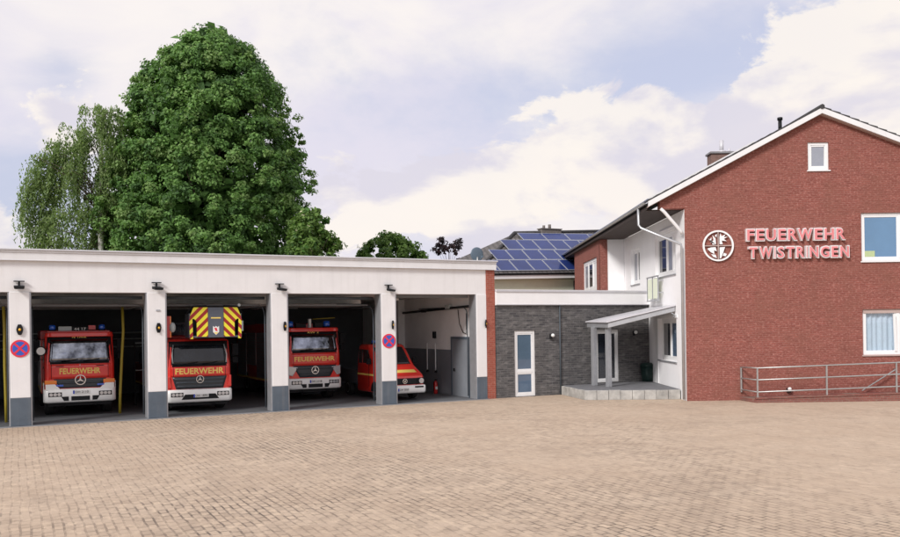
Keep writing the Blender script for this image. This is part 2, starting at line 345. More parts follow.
def window(parent, x0, x1, z0, z1, y=0, rz=0, org=(0, 0, 0), splits=(), fw=.09, recess=.1, pane='glassblue', sill='trim', name='window', transom=None, panes=None):
    """frame mesh as the part; panes and sill as its sub-parts.  Local x along the wall, front -y."""
    mb = MB(); a, b = recess, recess+.07
    mb.box(x0, x0+fw, a, b, z0, z1).box(x1-fw, x1, a, b, z0, z1).box(x0+fw, x1-fw, a, b, z0, z0+fw).box(x0+fw, x1-fw, a, b, z1-fw, z1)
    xs = [x0+fw]+list(splits)+[x1-fw]
    for sx in splits: mb.box(sx-fw*.6, sx+fw*.6, a-.004, b, z0+fw, z1-fw)
    cells = []
    for i in range(len(xs)-1):
        l = xs[i]+(fw*.6 if i else 0); r = xs[i+1]-(fw*.6 if i < len(xs)-2 else 0)
        zz = [(z0+fw, z1-fw)]
        if transom and transom > z0:
            mb.box(l, r, a+.003, b, transom-fw*.5, transom+fw*.5); zz = [(z0+fw, transom-fw*.5), (transom+fw*.5, z1-fw)]
        # inner sash
        for (p, q) in zz:
            s = fw*.55
            mb.box(l, l+s, a+.012, b-.01, p, q).box(r-s, r, a+.012, b-.01, p, q).box(l+s, r-s, a+.012, b-.01, p, p+s).box(l+s, r-s, a+.012, b-.01, q-s, q)
            cells.append((l+s, r-s, p+s, q-s))
    fr = mb.build(name, 'white', parent, org, rz, bev=.006, seg=1)
    for i, (l, r, p, q) in enumerate(cells):
        MB().box(l, r, a+.03, a+.04, p, q).build('pane', (panes[i] if panes else pane), fr)
    if sill:
        MB().box(x0-.04, x1+.04, -.05, a, z0-.05, z0-.004).build('sill', sill, fr, bev=.006, seg=1)
    return fr

# garage frame: a along the facade, d into the building
TH = math.radians(27.09); TX, TY = math.cos(TH), math.sin(TH); OX, OY = 1.14, 32.4
def L3(a, d, z=0): return (OX+TX*a-TY*d, OY+TY*a+TX*d, z)

# ------------------------------------------------------------------ ground
g = MB().box(-30, 34, 3, 60, -.3, 0).build('yard_paving', 'paver'); structure(g)
g = MB().add([(-900, -900, -.02), (900, -900, -.02), (900, 900, -.02), (-900, 900, -.02)], [(0, 1, 2, 3)]).build('terrain', 'grass'); structure(g)
g = MB().add([(-24, -24, -.008), (44, -24, -.008), (44, 3, -.008), (-24, 3, -.008)], [(0, 1, 2, 3)]).build('street', 'kerb'); structure(g)
# concrete strip along the garage doors
g = MB().box(-20.4, .3, -.22, .02, -.1, .012).build('concrete_threshold', 'kerb', None, L3(0, 0), TH); structure(g)

# ------------------------------------------------------------------ garage
gar = thing('fire_station_garage', 'long flat roofed white garage with open vehicle bays and grey pillar bases', 'garage', L3(0, 0), TH)
MB().box(-20.4, .28, 0, .35, 4.0, 4.93).build('lintel_wall', 'plaster', gar)
fa = MB(); fa.box(-20.6, .70, -.10, .02, 4.93, 5.17).box(-20.6, .705, -.125, .3, 5.172, 5.235).box(-20.62, .74, -.17, .35, 5.237, 5.285, 1).box(.58, .705, .02, 12.3, 4.93, 5.17).box(-20.6, .71, -.112, -.1, 4.93, 4.955, 1)
fa.build('roof_fascia', ['trim', 'trimgrey'], gar, bev=.008, seg=1)
MB().box(-20.4, .57, .36, 12.3, 4.94, 5.2).build('roof', 'bounceroof', gar)
MB().box(-20.4, .28, .36, 12, 4.02, 4.15).build('ceiling', 'ceiling', gar)
bm_ = MB()
for d in (2.4, 5.2, 8.0, 10.6): bm_.box(-20.1, -3.9, d, d+.3, 3.72, 4.018)
bm_.build('ceiling_beam', 'ceiling', gar)
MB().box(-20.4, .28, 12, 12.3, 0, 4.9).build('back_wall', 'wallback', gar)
MB().box(-20.4, -20.1, .36, 12, 0, 4.015).build('outer_wall', 'plaster_grey', gar)
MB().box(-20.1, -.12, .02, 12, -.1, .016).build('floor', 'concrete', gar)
MB().box(.282, .65, -.03, 12.28, 0, 4.928).build('brick_end_wall', 'pierbrick', gar)
sw = MB(); 
sw.box(-.1, .28, .56, 12, 1.85, 4.018, 0).box(-.105, .28, .56, 12, .016, 1.848, 1)
sw.box(-.42, -.102, 6.8, 7.2, 1.85, 4.016, 0).box(-.425, -.107, 6.8, 7.2, .016, 1.848, 1)
sw.build('side_wall', ['plaster_grey', 'dado'], gar)
dl = MB().box(-.135, -.108, .70, 2.08, .02, 2.28)
dr = dl.build('side_door', 'dado', gar, bev=.006, seg=1)
MB().box(-.15, -.105, .60, .70, .018, 2.38).box(-.15, -.105, 2.08, 2.18, .018, 2.38).box(-.15, -.105, .70, 2.08, 2.285, 2.38).build('door_frame', 'greypaint', dr)
MB().box(-.18, -.135, 1.86, 1.92, 1.0, 1.12).tube([(-.19, 1.9, 1.06), (-.19, 1.75, 1.06)], .014).build('door_handle', 'black', dr)
for (x0, x1) in ((-19.95, -19.4), (-15.92, -15.38), (-12.04, -11.49), (-8.06, -7.51), (-4.05, -3.5), (-.15, .28)):
    p = MB().box(x0, x1, -.03, .55, .85, 3.998).build('pillar', 'plaster', gar, bev=.012, seg=1)
    MB().box(x0-.004, x1+(.0 if x1 > 0 else .004), -.034, .554, .014, .848).build('pillar_base', 'greypaint', p, bev=.01, seg=1)
bays = [(-19.4, -15.92), (-15.38, -12.04), (-11.49, -8.06), (-7.51, -4.05), (-3.5, -.15)]
for x0, x1 in bays:   # raised sectional doors with their tracks
    g_ = MB()
    for k in range(5): g_.box(x0+.1, x1-.12, 1.0+k*.62, 1.58+k*.62, 3.60, 3.65)
    if x1 > -1: g_ = MB().box(x0+.1, x1-.12, .40, .5, 3.88, 3.99)
    gd = g_.build('raised_door', 'doorpanel', gar, bev=.006, seg=1)
    t_ = MB()
    for xx in (x0+.07, x1-.07):
        t_.tube([(xx, .6, .1), (xx, .6, 3.2), (xx, .68, 3.42), (xx, .9, 3.55), (xx, 5.0, 3.55)], .022, 6)
    if x1 < -1: t_.tube([(x0+.07, .62, 3.86), (x1-.07, .62, 3.86)], .05, 8)
    t_.build('door_track', 'tarp', gd)
    MB().box(x0+.001, x0+.04, .0, .5, .02, 3.99).build('door_jamb', 'alu', gar)
    MB().box(x1-.04, x1-.001, .0, .5, .02, 3.99).build('door_jamb', 'alu', gar)

# long dark rail under the ceiling of the open bay
rail = MB().tube([(-.22, .5, 3.56), (-.22, 6.7, 3.42)], .05, 8).box(-.3, -.16, 2.0, 2.35, 3.50, 3.66, 1).box(-.3, -.16, 4.4, 4.6, 3.40, 3.52)
rail.build('air_supply_rail', ['black', 'palepipe'], gar)
# back wall shelf pipes
for z, in ((2.72,), (2.45,), (2.1,)):
    MB().tube([(-19.8, 11.6, z), (-8.2, 11.6, z)], .035, 8).build('wall_rail', 'palepipe', gar)
for x in (-14.2, -10.0, -6.0, -2.2):
    MB().box(x, x+.16, 3, 4.4, 3.86, 3.95).build('tube_lamp', 'white', gar)
# window strip in the back wall, unlit room beyond
# wall fixtures of the open bay
def wallfix(nm, label, cat, mb, mats, a, d, z=0, group=None, bev=0):
    o = mb.build(nm, mats, None, L3(a, d, z), TH, bev=bev); return tag(o, label, cat, group)
for i, (d, lb) in enumerate(((4.35, 'left white tube hanging on the grey wall of the open garage bay'), (3.55, 'right white tube hanging on the grey wall above the extinguisher'))):
    wallfix('hanging_tube', lb, 'tube', MB().tube([(0, 0, 2.1), (0, 0, 1.0), (-.03, .03, .92)], .025, 8).box(-.04, .04, -.05, .05, .88, .96, 1), ['white', 'black'], -.16, d, 0, 'white tubes on the garage wall')
wallfix('wall_socket_box', 'small black box on the white wall over the hanging tubes', 'box', MB().box(-.05, .05, -.09, .09, -.14, .14).box(-.07, -.05, -.05, .05, -.08, .02), 'black', -.155, 3.65, 2.45, bev=.01)
wallfix('hanging_cable', 'thin dark cable looping down the white wall near the garage door', 'cable', MB().tube([(0, 1.4, 3.45), (0, 1.3, 2.9), (0, 1.0, 2.55), (0, .75, 2.5), (0, .72, 2.7), (0, .7, 3.3)], .016, 6), 'black', -.15, .1)
ex = thing('fire_extinguisher', 'red fire extinguisher standing by the grey garage wall', 'extinguisher', L3(-.3, 3.3, .017), TH)
MB().loft([[(r*math.cos(t*PI/8), r*math.sin(t*PI/8), z) for t in range(16)] for r, z in ((.075, 0), (.085, .03), (.085, .42), (.07, .48), (.03, .52), (.03, .55))]).build('cylinder_body', 'extred', ex)
MB().box(-.03, .03, -.1, .03, .55, .6).tube([(0, -.06, .58), (-.12, -.05, .5), (-.11, -.03, .1)], .014, 6).build('valve_and_hose', 'black', ex)
MB().box(-.05, .05, -.092, -.084, .18, .3).build('label_sticker', 'plate', ex)

# pillar floodlights, markers and signs
def floodlight(a, yaw, label):
    o = thing('floodlight', label, 'lamp', L3(a, -.03, 4.12), TH, 'floodlights on the garage pillars')
    o.scale = (.86, .86, .86)
    MB().box(-.17, .17, -.10, 0, .21, .245).build('bracket_bar', 'black', o)
    MB().box(-.03, .03, -.05, 0, .06, .21).build('stem', 'black', o)
    h = MB().hexa([(-.15, -.24, -.05), (.15, -.24, -.05), (.16, .02, -.01), (-.16, .02, -.01)], [(-.17, -.26, .03), (.17, -.26, .03), (.17, .02, .09), (-.17, .02, .09)])
    hd = h.build('lamp_head', 'black', o, (0, -.05, 0), yaw, bev=.012)
    MB().hexa([(-.12, -.21, -.062), (.12, -.21, -.062), (.12, -.02, -.032), (-.12, -.02, -.032)], [(-.12, -.21, -.045), (.12, -.21, -.045), (.12, -.02, -.016), (-.12, -.02, -.016)]).build('lens', 'lens', hd)
    return o
floodlight(-15.65, 0, 'black floodlight above the pillar left of the first parked fire engine')
floodlight(-11.76, .25, 'black floodlight above the pillar between first fire engine and ladder truck')
floodlight(-7.78, .7, 'black floodlight above the pillar right of the ladder truck')
floodlight(-3.78, .75, 'black floodlight above the pillar in front of the small red van')

def marker(a, yaw, label):
    o = thing('warning_light', label, 'warning light', L3(a, -.035, 2.88), TH, 'amber warning lights on the garage pillars')
    o.scale = (.72, .72, .78)
    b = MB().prism([(-.06, -.2), (.06, -.2), (.11, -.09), (.13, 0), (.11, .09), (.06, .2), (-.06, .2), (-.11, .09), (-.13, 0), (-.11, -.09)], 'y', -.05, 0)
    hb = b.build('housing', 'black', o, (0, -.02, 0), yaw, bev=.012)
    MB().box(-.03, .03, -.03, .0, -.12, .12).build('wall_plate', 'black', o)
    MB().ball((0, -.05, 0), .052, 14, 0, (1, .7, 1)).build('amber_lens', 'orange_yellow', hb)
    return o
M['orange_yellow'] = mat('amber_yellow_lens', (.80, .42, .02), .3, var=.05, coat=.5)
marker(-15.65, 0, 'black and amber warning light on the leftmost pillar above the no stopping sign')
marker(-11.72, .5, 'black and amber warning light on the pillar left of the ladder truck')
marker(-7.62, .75, 'black and amber warning light on the pillar right of the ladder truck')
marker(-3.64, .8, 'black and amber warning light above the no stopping sign nearest the van')
marker(.22, .9, 'black and amber warning light beside the red brick end of the garage')
def nostop(a, z, label):
    o = thing('no_stopping_sign', label, 'sign', L3(a, -.034, z), TH, 'round no stopping signs on the garage pillars')
    MB().disc((0, -.012, 0), .26, 'y', .012, 36).build('sign_plate', 'signred', o)
    MB().disc((0, -.016, 0), .205, 'y', .004, 36).build('blue_field', 'signblue', o)
    x = MB()
    for s in (1, -1):
        q = [(-.165, -.125), (-.125, -.165), (.165, .125), (.125, .165)]
        x.prism([(s*p[0], p[1]) for p in q], 'y', -.020-(s > 0)*.002, -.016)
    x.build('red_cross', 'signred', o)
nostop(-15.65, 2.32, 'round blue no stopping sign with red cross on the leftmost garage pillar')
nostop(-3.78, 2.30, 'round blue no stopping sign with red cross on the pillar before the van')
wallfix('pillar_plate', 'small grey plate high on the pillar left of the ladder truck', 'plate', MB().box(-.06, .06, -.02, 0, -.02, .03), 'alu', -11.72, -.032, 3.43)

# hoses and coats inside
def hose(a, d, lean, label):
    o = MB().tube([(0, 0, 3.6), (.02, 0, 2.8), (lean*.4, .05, 1.8), (lean, .05, .7), (lean*1.15, .06, .05)], .045, 8)
    return tag(o.build('exhaust_hose', 'hose', None, L3(a, d, 0), TH), label, 'hose', 'yellow exhaust hoses in the garage')
hose(-12.58, 1.9, -.10, 'yellow exhaust hose hanging right of the first fire engine')
hose(-16.08, 1.0, .03, 'yellow exhaust hose at the far left edge of the garage')
def jacket(a, d, z, m, label):
    o = thing('hanging_jacket', label, 'jacket', L3(a, d, z), TH, 'jackets on the garage rail')
    secs = []
    for zz, w, t in ((0, .27, .10), (-.08, .29, .12), (-.3, .24, .11), (-.7, .27, .12), (-.86, .28, .11)):
        secs.append([(w*math.cos(k*PI/8), t*math.sin(k*PI/8)*(1+.2*math.sin(k*2.3)), zz) for k in range(16)])
    MB().loft(secs).build('jacket_body', m, o)
    for s in (1, -1):
        MB().tube([(s*.22, 0, -.06), (s*.33, -.02, -.35), (s*.35, -.06, -.68)], .085, 8, 0, .06).build('sleeve', m, o)
    MB().tube([(0, .1, .03), (0, .0, .10), (0, -.02, .03)], .012, 6).build('hanger_hook', 'steel', o)
jacket(-10.6, 4.9, 2.25, 'pinkcloth', 'red and pink jacket hanging between the first two bays')
jacket(-11.25, 5.4, 2.25, 'darkcloth', 'dark navy jacket left of the red and pink jacket')
jacket(-9.95, 5.4, 2.25, 'darkcloth', 'dark navy jacket right of the red and pink jacket')
rk = thing('coat_rack', 'dark metal coat rack standing behind the first two vehicles', 'rack', L3(-10.6, 5.4, .016), TH)
MB().box(-1.2, 1.2, -.02, .02, 2.30, 2.34).box(-1.2, 1.2, -.02, .02, 1.28, 1.32).build('rails', 'palepipe', rk)
for x in (-1.2, 1.2): MB().box(x-.03, x+.03, -.25, .25, 0, .04).box(x-.02, x+.02, -.02, .02, .04, 2.36).build('upright', 'black', rk)
lk = thing('metal_locker', 'grey metal locker beside the small red van', 'locker', L3(-4.6, 6.3, .016), TH)
MB().box(-.5, .5, 0, .5, 0, 1.75).build('cabinet', 'tarp', lk, bev=.01)
for x in (-.48, .02): MB().box(x, x+.46, -.015, 0, .06, 1.7).build('door', 'tarp', lk, bev=.006)

# ------------------------------------------------------------------ vehicles
def footprint(hw, y0, y1, r, z, rb=.05, n=5):
    P = []
    for k in range(n+1):
        t = PI+PI/2*k/n; P.append((-hw+r+r*math.cos(t), y0+r+r*math.sin(t), z))
    for k in range(n+1):
        t = 1.5*PI+PI/2*k/n; P.append((hw-r+r*math.cos(t), y0+r+r*math.sin(t), z))
    for k in range(3):
        t = PI/2*k/2; P.append((hw-rb+rb*math.cos(t), y1-rb+rb*math.sin(t), z))
    for k in range(3):
        t = PI/2+PI/2*k/2; P.append((-hw+rb+rb*math.cos(t), y1-rb+rb*math.sin(t), z))
    return P
def make_front(hw, r, yf):
    def fr(x, z):
        e = abs(x)-(hw-r); b = 0 if e <= 0 else r-math.sqrt(max(0, r*r-min(e, r)**2))
        return yf(z)+b
    return fr
def patch(fr, xl, xr, z0, z1, eps, m=0, nx=16, nz=5, back=.015, mb=None, crown=0):
    """skin panel following the vehicle's front; xl/xr are (bottom, top) limits"""
    mb = mb or MB(); A = []; B = []
    for j in range(nz+1):
        t = j/nz; l = xl[0]+(xl[1]-xl[0])*t; r = xr[0]+(xr[1]-xr[0])*t; ra = []; rb = []
        for i in range(nx+1):
            s = i/nx; x = l+(r-l)*s; z = z0+(z1-z0)*t+crown*(1-(2*s-1)**2)*t
            ra.append((x, fr(x, z)-eps, z)); rb.append((x, fr(x, z)+back, z))
        A.append(ra); B.append(rb)
    W = nx+1; vs = [p for r in A for p in r]; fs = [(j*W+i, j*W+i+1, (j+1)*W+i+1, (j+1)*W+i) for j in range(nz) for i in range(nx)]
    mb.add(vs, fs, m, True)
    ring = [A[0][i] for i in range(W)]+[A[j][nx] for j in range(1, nz+1)]+[A[nz][i] for i in range(nx-1, -1, -1)]+[A[j][0] for j in range(nz-1, 0, -1)]
    rin = [B[0][i] for i in range(W)]+[B[j][nx] for j in range(1, nz+1)]+[B[nz][i] for i in range(nx-1, -1, -1)]+[B[j][0] for j in range(nz-1, 0, -1)]
    n = len(ring); mb.add(ring+rin, [(i, n+i, n+(i+1) % n, (i+1) % n) for i in range(n)], m)
    return mb
def wheel(parent, x, y, r, w, side):
    mb = MB(); A = [k*2*PI/24 for k in range(24)]
    prof = [(-w/2, r*.62), (-w/2, r*.93), (-w/2+.04, r), (w/2-.04, r), (w/2, r*.93), (w/2, r*.62)]
    mb.loft([[(px, pr*math.cos(a), pr*math.sin(a)) for a in A] for px, pr in prof], 0, True, True)
    t = mb.build('wheel', 'rubber', parent, (x, y, r+.016))
    s = w/2*side
    MB().loft([[(px, pr*math.cos(a), pr*math.sin(a)) for a in A] for px, pr in ((s*.2, r*.61), (s*1.02, r*.61), (s*1.02, r*.54), (s*.6, r*.4), (s*.9, r*.2), (s*.95, .02))], 0, True, True).build('rim', 'rim', t)
def star_emblem(parent, x, y, z, r):
    mb = MB().disc((x, y-.02, z), r, 'y', .02, 28, 0, r*.84)
    for k in range(3):
        a = PI/2+k*2*PI/3; b0 = a+PI/3; b1 = a-PI/3
        mb.prism([(x+r*.9*math.cos(a), z+r*.9*math.sin(a)), (x+r*.17*math.cos(b0), z+r*.17*math.sin(b0)), (x, z), (x+r*.17*math.cos(b1), z+r*.17*math.sin(b1))], 'y', y-.018, y-.004)
    return mb.build('star_emblem', 'chrome', parent)
def numplate(parent, x, y, z, txt, w=.5):
    mb = MB().box(x-w/2, x+w/2, y-.012, y, z-.055, z+.055, 0).box(x-w/2, x-w/2+.05, y-.014, y-.012, z-.055, z+.055, 1)
    text_fit(mb, txt, x-w/2+.07, x+w/2-.03, z-.036, z+.038, y-.0145, .0015, .008, 2)
    return mb.build('number_plate', ['plate', 'blue', 'black'], parent)
def beacon(parent, x, y, z, r=.11, h=.2):
    A = [k*2*PI/16 for k in range(16)]
    b = MB().loft([[(x+q*math.cos(a), y+q*math.sin(a), z+zz) for a in A] for q, zz in ((r*.95, .04), (r, .1), (r, h*.8), (r*.8, h*.97), (r*.3, h))]).build('blue_light', 'blueglass', parent)
    MB().loft([[(x+q*math.cos(a), y+q*math.sin(a), z+zz) for a in A] for q, zz in ((r*1.1, 0), (r*1.1, .045))]).build('light_socket', 'black', b)
def mirror(parent, hw, y, z, s, h=.42):
    m_ = MB().box(s*(hw+.12), s*(hw+.34), y, y+.14, z, z+h).box(s*(hw+.13), s*(hw+.33), y+.01, y+.13, z-.26, z-.04)
    mm = m_.build('mirror', 'mirrorglass', parent, bev=.03)
    MB().tube([(s*(hw-.02), y+.1, z+h+.02), (s*(hw+.22), y+.07, z+h+.02), (s*(hw+.22), y+.07, z-.2), (s*(hw-.02), y+.1, z-.22)], .018, 6).build('mirror_arm', 'black', mm)

def fire_engine(nm, label, cat, a, d, c, group):
    o = thing(nm, label, cat, L3(a, d, 0), TH, group)
    hw = c['hw']; r = .16; zb0, zb1 = c['bump']; zg = c['grille']; zw0, zw1 = c['ws']; zr = c['roof']; Lc = c['cab_len']
    yf = lambda z: 0 if z < zw0 else (z-zw0)*c.get('slant', .2)
    fr = make_front(hw, r, yf)
    # cab shell
    levels = [zb0+.12, zg[0], zw0-.3, zw0, (zw0+zw1)/2, zw1, zr-.08, zr]
    secs = []
    for z in levels:
        k = 1-.02*max(0, (z-zw0)) ; q = .08 if z == zr else 0
        secs.append(footprint(hw*k-q, yf(z)+q, Lc-q, r, z))
    cab = MB().loft(secs, 0, True).build('cab', 'red', o)
    # windscreen with black surround
    patch(fr, (-hw+.04, -hw+.09), (hw-.04, hw-.09), zw0-.02, c.get('surr', zw1+.12), .006, mb=None).build('windscreen_surround', 'black', cab)
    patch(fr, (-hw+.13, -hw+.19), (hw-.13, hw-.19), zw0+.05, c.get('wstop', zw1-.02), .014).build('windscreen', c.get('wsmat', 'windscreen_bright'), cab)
    w_ = MB()
    for x in (-.55, .1): w_.tube([(x, fr(x, zw0)-.02, zw0+.02), (x+.5, fr(x+.5, zw0+.14)-.03, zw0+.13)], .012, 5)
    w_.build('wiper', 'black', cab)
    if c.get('visor'):
        patch(fr, (-hw+.0, -hw+.05), (hw-.0, hw-.05), zr-.13, zr+.015, .07, back=.1).build('roof_visor', 'red', cab)
    # red front panel sits proud
    patch(fr, (-hw+.02, -hw+.03), (hw-.02, hw-.03), zg[1]+.008, zw0-.03, .012, crown=0).build('front_panel', 'red', cab)
    tx = MB(); zt = (zg[1]+zw0)/2+c.get('ty', .05); th_ = c.get('th', .16)
    text_fit(tx, 'FEUERWEHR', -c.get('tw', .66), c.get('tw', .66), zt-th_/2, zt+th_/2, fr(.0, zt)-.014, .003, .022)
    tx.build('lettering', 'yellow', cab)
    for sx in (-1, 1):
        patch(fr, (sx*(hw-.20)-.007, sx*(hw-.20)-.007), (sx*(hw-.20)+.007, sx*(hw-.20)+.007), zg[1]+.01, zw0-.03, .0145, nx=1).build('panel_gap', 'black', cab)
        if c.get('indicator'): MB().tube([(sx*.72, fr(.72, zw0-.1)-.012, zw0-.09), (sx*.72, fr(.72, zw0-.1)-.05, zw0-.09), (sx*.50, fr(.5, zw0-.1)-.05, zw0-.09), (sx*.50, fr(.5, zw0-.1)-.012, zw0-.09)], .010, 6).build('grab_handle', 'black', cab)
    # roof sign
    if c.get('sign'):
        tx = MB(); text_fit(tx, c['sign'], -.22, .22, zw1+.02, zw1+.10, fr(0, zw1+.06)-.011, .002, .01); tx.build('roof_number', 'yellow', cab)
    # side windows, doors
    for s in (-1, 1):
        kx = hw*(1-.02*.45)
        MB().prism([(.36+.1, zw0+.02), (1.28, zw0+.02), (1.28, zw1-.06), (.62, zw1-.06)], 'x', s*(kx-.03), s*(kx+.012)).build('side_window', 'sideglass', cab, bev=.004, seg=1)
        if Lc > 2.2: MB().prism([(1.42, zw0+.02), (Lc-.2, zw0+.02), (Lc-.2, zw1-.06), (1.42, zw1-.06)], 'x', s*(kx-.03), s*(kx+.012)).build('side_window', 'sideglass', cab, bev=.004, seg=1)
        MB().box(s*(hw-.01), s*(hw+.03), 1.1, 1.26, zw0-.18, zw0-.14).build('door_handle', 'black', cab)
    # grille
    gl = patch(fr, c['gx0'], c['gx1'], zg[0], zg[1], .016).build('grille', 'darkgrille', o)
    bars = MB(); nb = c.get('bars', 3)
    for k in range(nb):
        z = zg[0]+(zg[1]-zg[0])*(k+.75)/(nb+.35); f = (z-zg[0])/(zg[1]-zg[0]); xx = (c['gx1'][0]+(c['gx1'][1]-c['gx1'][0])*f)*.93
        patch(fr, (-xx, -xx), (xx, xx), z-.022, z+.022, .036, nz=2, mb=bars)
    bars.build('grille_bar', c.get('barmat', 'darkgrille'), gl)
    star_emblem(gl, 0, fr(0, 1)-.036, c['star'], c.get('star_r', .15))
    if c.get('flashers'):
        for s in (-1, 1): MB().box(s*.62-.11, s*.62+.11, -.045, -.02, zg[0]+.06, zg[0]+.12).build('blue_flasher', 'blueglass', gl, bev=.008)
    # bumper
    frb = make_front(hw+.02, r, lambda z: -.05)
    bp = MB(); prof = [(zb0, .05), (zb0+.05, .0), (zb1-.05, .0), (zb1, .04)]
    bs = []
    for z, q in prof: bs.append(footprint(hw+.03-q*.6, -.07+q, .75, r, z))
    bump = bp.loft(bs, 0, True).build('bumper', 'whitepaint', o)
    zc = (zb0+zb1)/2
    if c.get('corner'):   # white corners of the bumper that rise beside the grille
        for s in (-1, 1):
            x0, x1, x2 = s*(hw-.02), s*(hw-.30), s*(hw-.48)
            MB().prism([(x0, zb1-.03), (x2, zb1-.03), (x1, zb1+.16), (x0, zb1+.16)] if s > 0 else [(x2, zb1-.03), (x0, zb1-.03), (x0, zb1+.16), (x1, zb1+.16)], 'y', -.045, .2).build('bumper_corner', 'whitepaint', bump, bev=.015)
    for s in (-1, 1):
        hl = MB(); xx = s*(hw-.30)
        patch(make_front(hw+.03, r, lambda z: -.072), (xx-.2, xx-.2), (xx+.2, xx+.2), zc-.02, zc+.12, .006, 0, 10, 3, mb=hl)
        h_ = hl.build('headlight', 'black', bump)
        l_ = MB()
        for q in (-.12, .0, .12): l_.disc((xx+q, -.092, zc+.05), .055, 'y', .012, 14)
        l_.build('lamp_lens', 'lens', h_)
        if c.get('indicator'):
            MB().box(s*(hw-.36), s*(hw+.005), -.02, .16, zg[0]+.14, zg[0]+.27).build('indicator', 'orange', cab, bev=.02)
        if c.get('upper_lights'):
            x0 = s*(hw-.02); x1 = s*(hw-.38); pl = [(x0, zg[1]-.02), (x0, zg[0]+.10), (s*(hw-.16), zg[0]+.06), (x1, zg[1]-.06)]
            MB().prism(pl, 'y', -.03, .12).build('headlamp', 'lens', cab, bev=.02)
    if c.get('intake', True):
        MB().box(-.28, .28, -.078, -.06, zb0+.06, zb0+.2).prism([(-.58, zb0+.2), (-.36, zb0+.2), (-.36, zb0+.06), (-.5, zb0+.06)], 'y', -.078, -.06).prism([(.58, zb0+.2), (.36, zb0+.2), (.36, zb0+.06), (.5, zb0+.06)], 'y', -.078, -.06).build('air_intake', 'black', bump)
    else:
        MB().prism([(-.62, zb0+.10), (-.5, zb0+.27), (.5, zb0+.27), (.62, zb0+.10)], 'y', -.078, -.06).build('air_intake', 'black', bump)
    numplate(bump, .02, -.08, zc+c.get('plate_dz', .05), c['plate'])
    # underside
    ch = MB().box(-.42, .42, .25, c['len']-.3, .45, .72).box(-hw+.1, hw-.1, .15, .45, zb0-.12, zb0+.02)
    for x in (-.5, .5): ch.tube([(x, -.02, zb0-.02), (x, -.06, zb0-.10), (x, .1, zb0-.12)], .03, 6)
    ch.build('chassis', 'black', o)
    for x in (-hw+.16, hw-.16):
        s = 1 if x > 0 else -1
        wheel(o, x, 1.25, c.get('wr', .46), .29, s); wheel(o, x, c['len']-1.9, c.get('wr', .46), .4, s)
    for s in (-1, 1):
        A = [PI*k/12 for k in range(13)]
        rr = c.get('wr', .46)+.07
        MB().loft([[(s*(hw+.012), 1.25+q*math.cos(a), .476+q*math.sin(a)), (s*(hw-.2), 1.25+q*math.cos(a), .476+q*math.sin(a))] for a in A for q in (rr,)], 0, True, False, False).build('wheel_arch', 'black', o)
        MB().loft([[(s*(hw+.016), 1.25+rr*math.cos(a), .476+rr*math.sin(a)), (s*(hw+.016), 1.25+(rr+.07)*math.cos(a), .476+(rr+.07)*math.sin(a))] for a in A], 0, False, False, False).build('arch_trim', c.get('trim', 'alu'), o)
    mirror(o, hw, .35, (zw0+zw1)/2-.05, -1); mirror(o, hw, .35, (zw0+zw1)/2-.05, 1)
    # body box
    y0 = Lc+.06; y1 = c['len']; zt_ = c['body_top']
    body = MB().box(-hw-.04, hw+.04, y0, y1, .62, zt_).build('body_box', 'darkred', o, bev=.03)
    n = 3; w = (y1-y0-.4)/n
    for s in (-1, 1):
        for k in range(n):
            ya = y0+.2+k*w; mb = MB(); z0_ = .75 if k != 1 else 1.25
            for q in range(14):
                z = z0_+(zt_-.35-z0_)*q/14; mb.box(s*(hw+.035), s*(hw+.058), ya, ya+w-.12, z, z+(zt_-.35-z0_)/14-.008)
            mb.build('roller_shutter', 'shutter' if c.get('shutters', True) else 'darkred', body)
        MB().box(s*(hw+.041), s*(hw+.046), y0+.05, y1-.05, .66, .74).build('yellow_stripe', 'yellow', body)
        MB().box(s*(hw+.005), s*(hw+.012), 1.95, Lc-.05, zg[0]-.02, zg[0]+.12).build('cab_stripe', 'yellow', cab)
    return o, cab, fr

grp = 'fire engines parked in the garage'
o1, c1, fr1 = fire_engine('fire_engine', 'red fire engine with white bumper and round search lamp in the leftmost visible bay', 'fire engine', -13.88, 2.2,
  dict(hw=1.06, bump=(.48, .93), grille=(.95, 1.25), ws=(1.76, 2.56), roof=2.76, cab_len=2.7, len=7.0, body_top=2.85, gx0=(-.62, -.80), gx1=(.62, .80), star=1.21, star_r=.17,
       surr=2.64, visor=True, flashers=True, corner=True, indicator=True, bars=1, plate='DH 2110', sign='N TH-R', tw=.62, th=.19, ty=.0, plate_dz=.11), grp)
MB().box(-.95, .95, .25, .75, 2.765, 2.82).build('roof_platform', 'darkred', o1)
for s in (-1, 1): MB().prism([(.12, .50), (.70, .50), (.74, 1.02), (.66, 1.12), (.12, 1.14)], 'x', s*1.075, s*1.10).build('white_wing', 'whitepaint', o1, bev=.01)
beacon(o1, -.80, .45, 2.82, .10, .21); beacon(o1, .72, .45, 2.82, .10, .21)
lb = MB().box(-.62, -.22, .4, .6, 2.83, 2.97, 0).box(-.2, .28, .42, .55, 2.82, 2.95, 1).box(.3, .52, .42, .6, 2.86, 3.0, 2)
text_fit(lb, '44 17', -.14, .22, 2.84, 2.93, .416, .002, .01, 3)
lb.build('roof_sign_bar', ['palepipe', 'black', 'darkred', 'plate'], o1)
sl = MB().disc((-1.16, .10, 2.18), .16, 'y', .12, 24).build('search_lamp', 'black', o1)
MB().disc((-1.16, .085, 2.18), .125, 'y', .02, 24).build('lamp_glass', 'plate', sl)
tx = MB(); text_fit(tx, 'F', -.012, .012, 1.66, 1.72, -.016, .002, .01); tx.build('panel_badge', 'plate', c1)

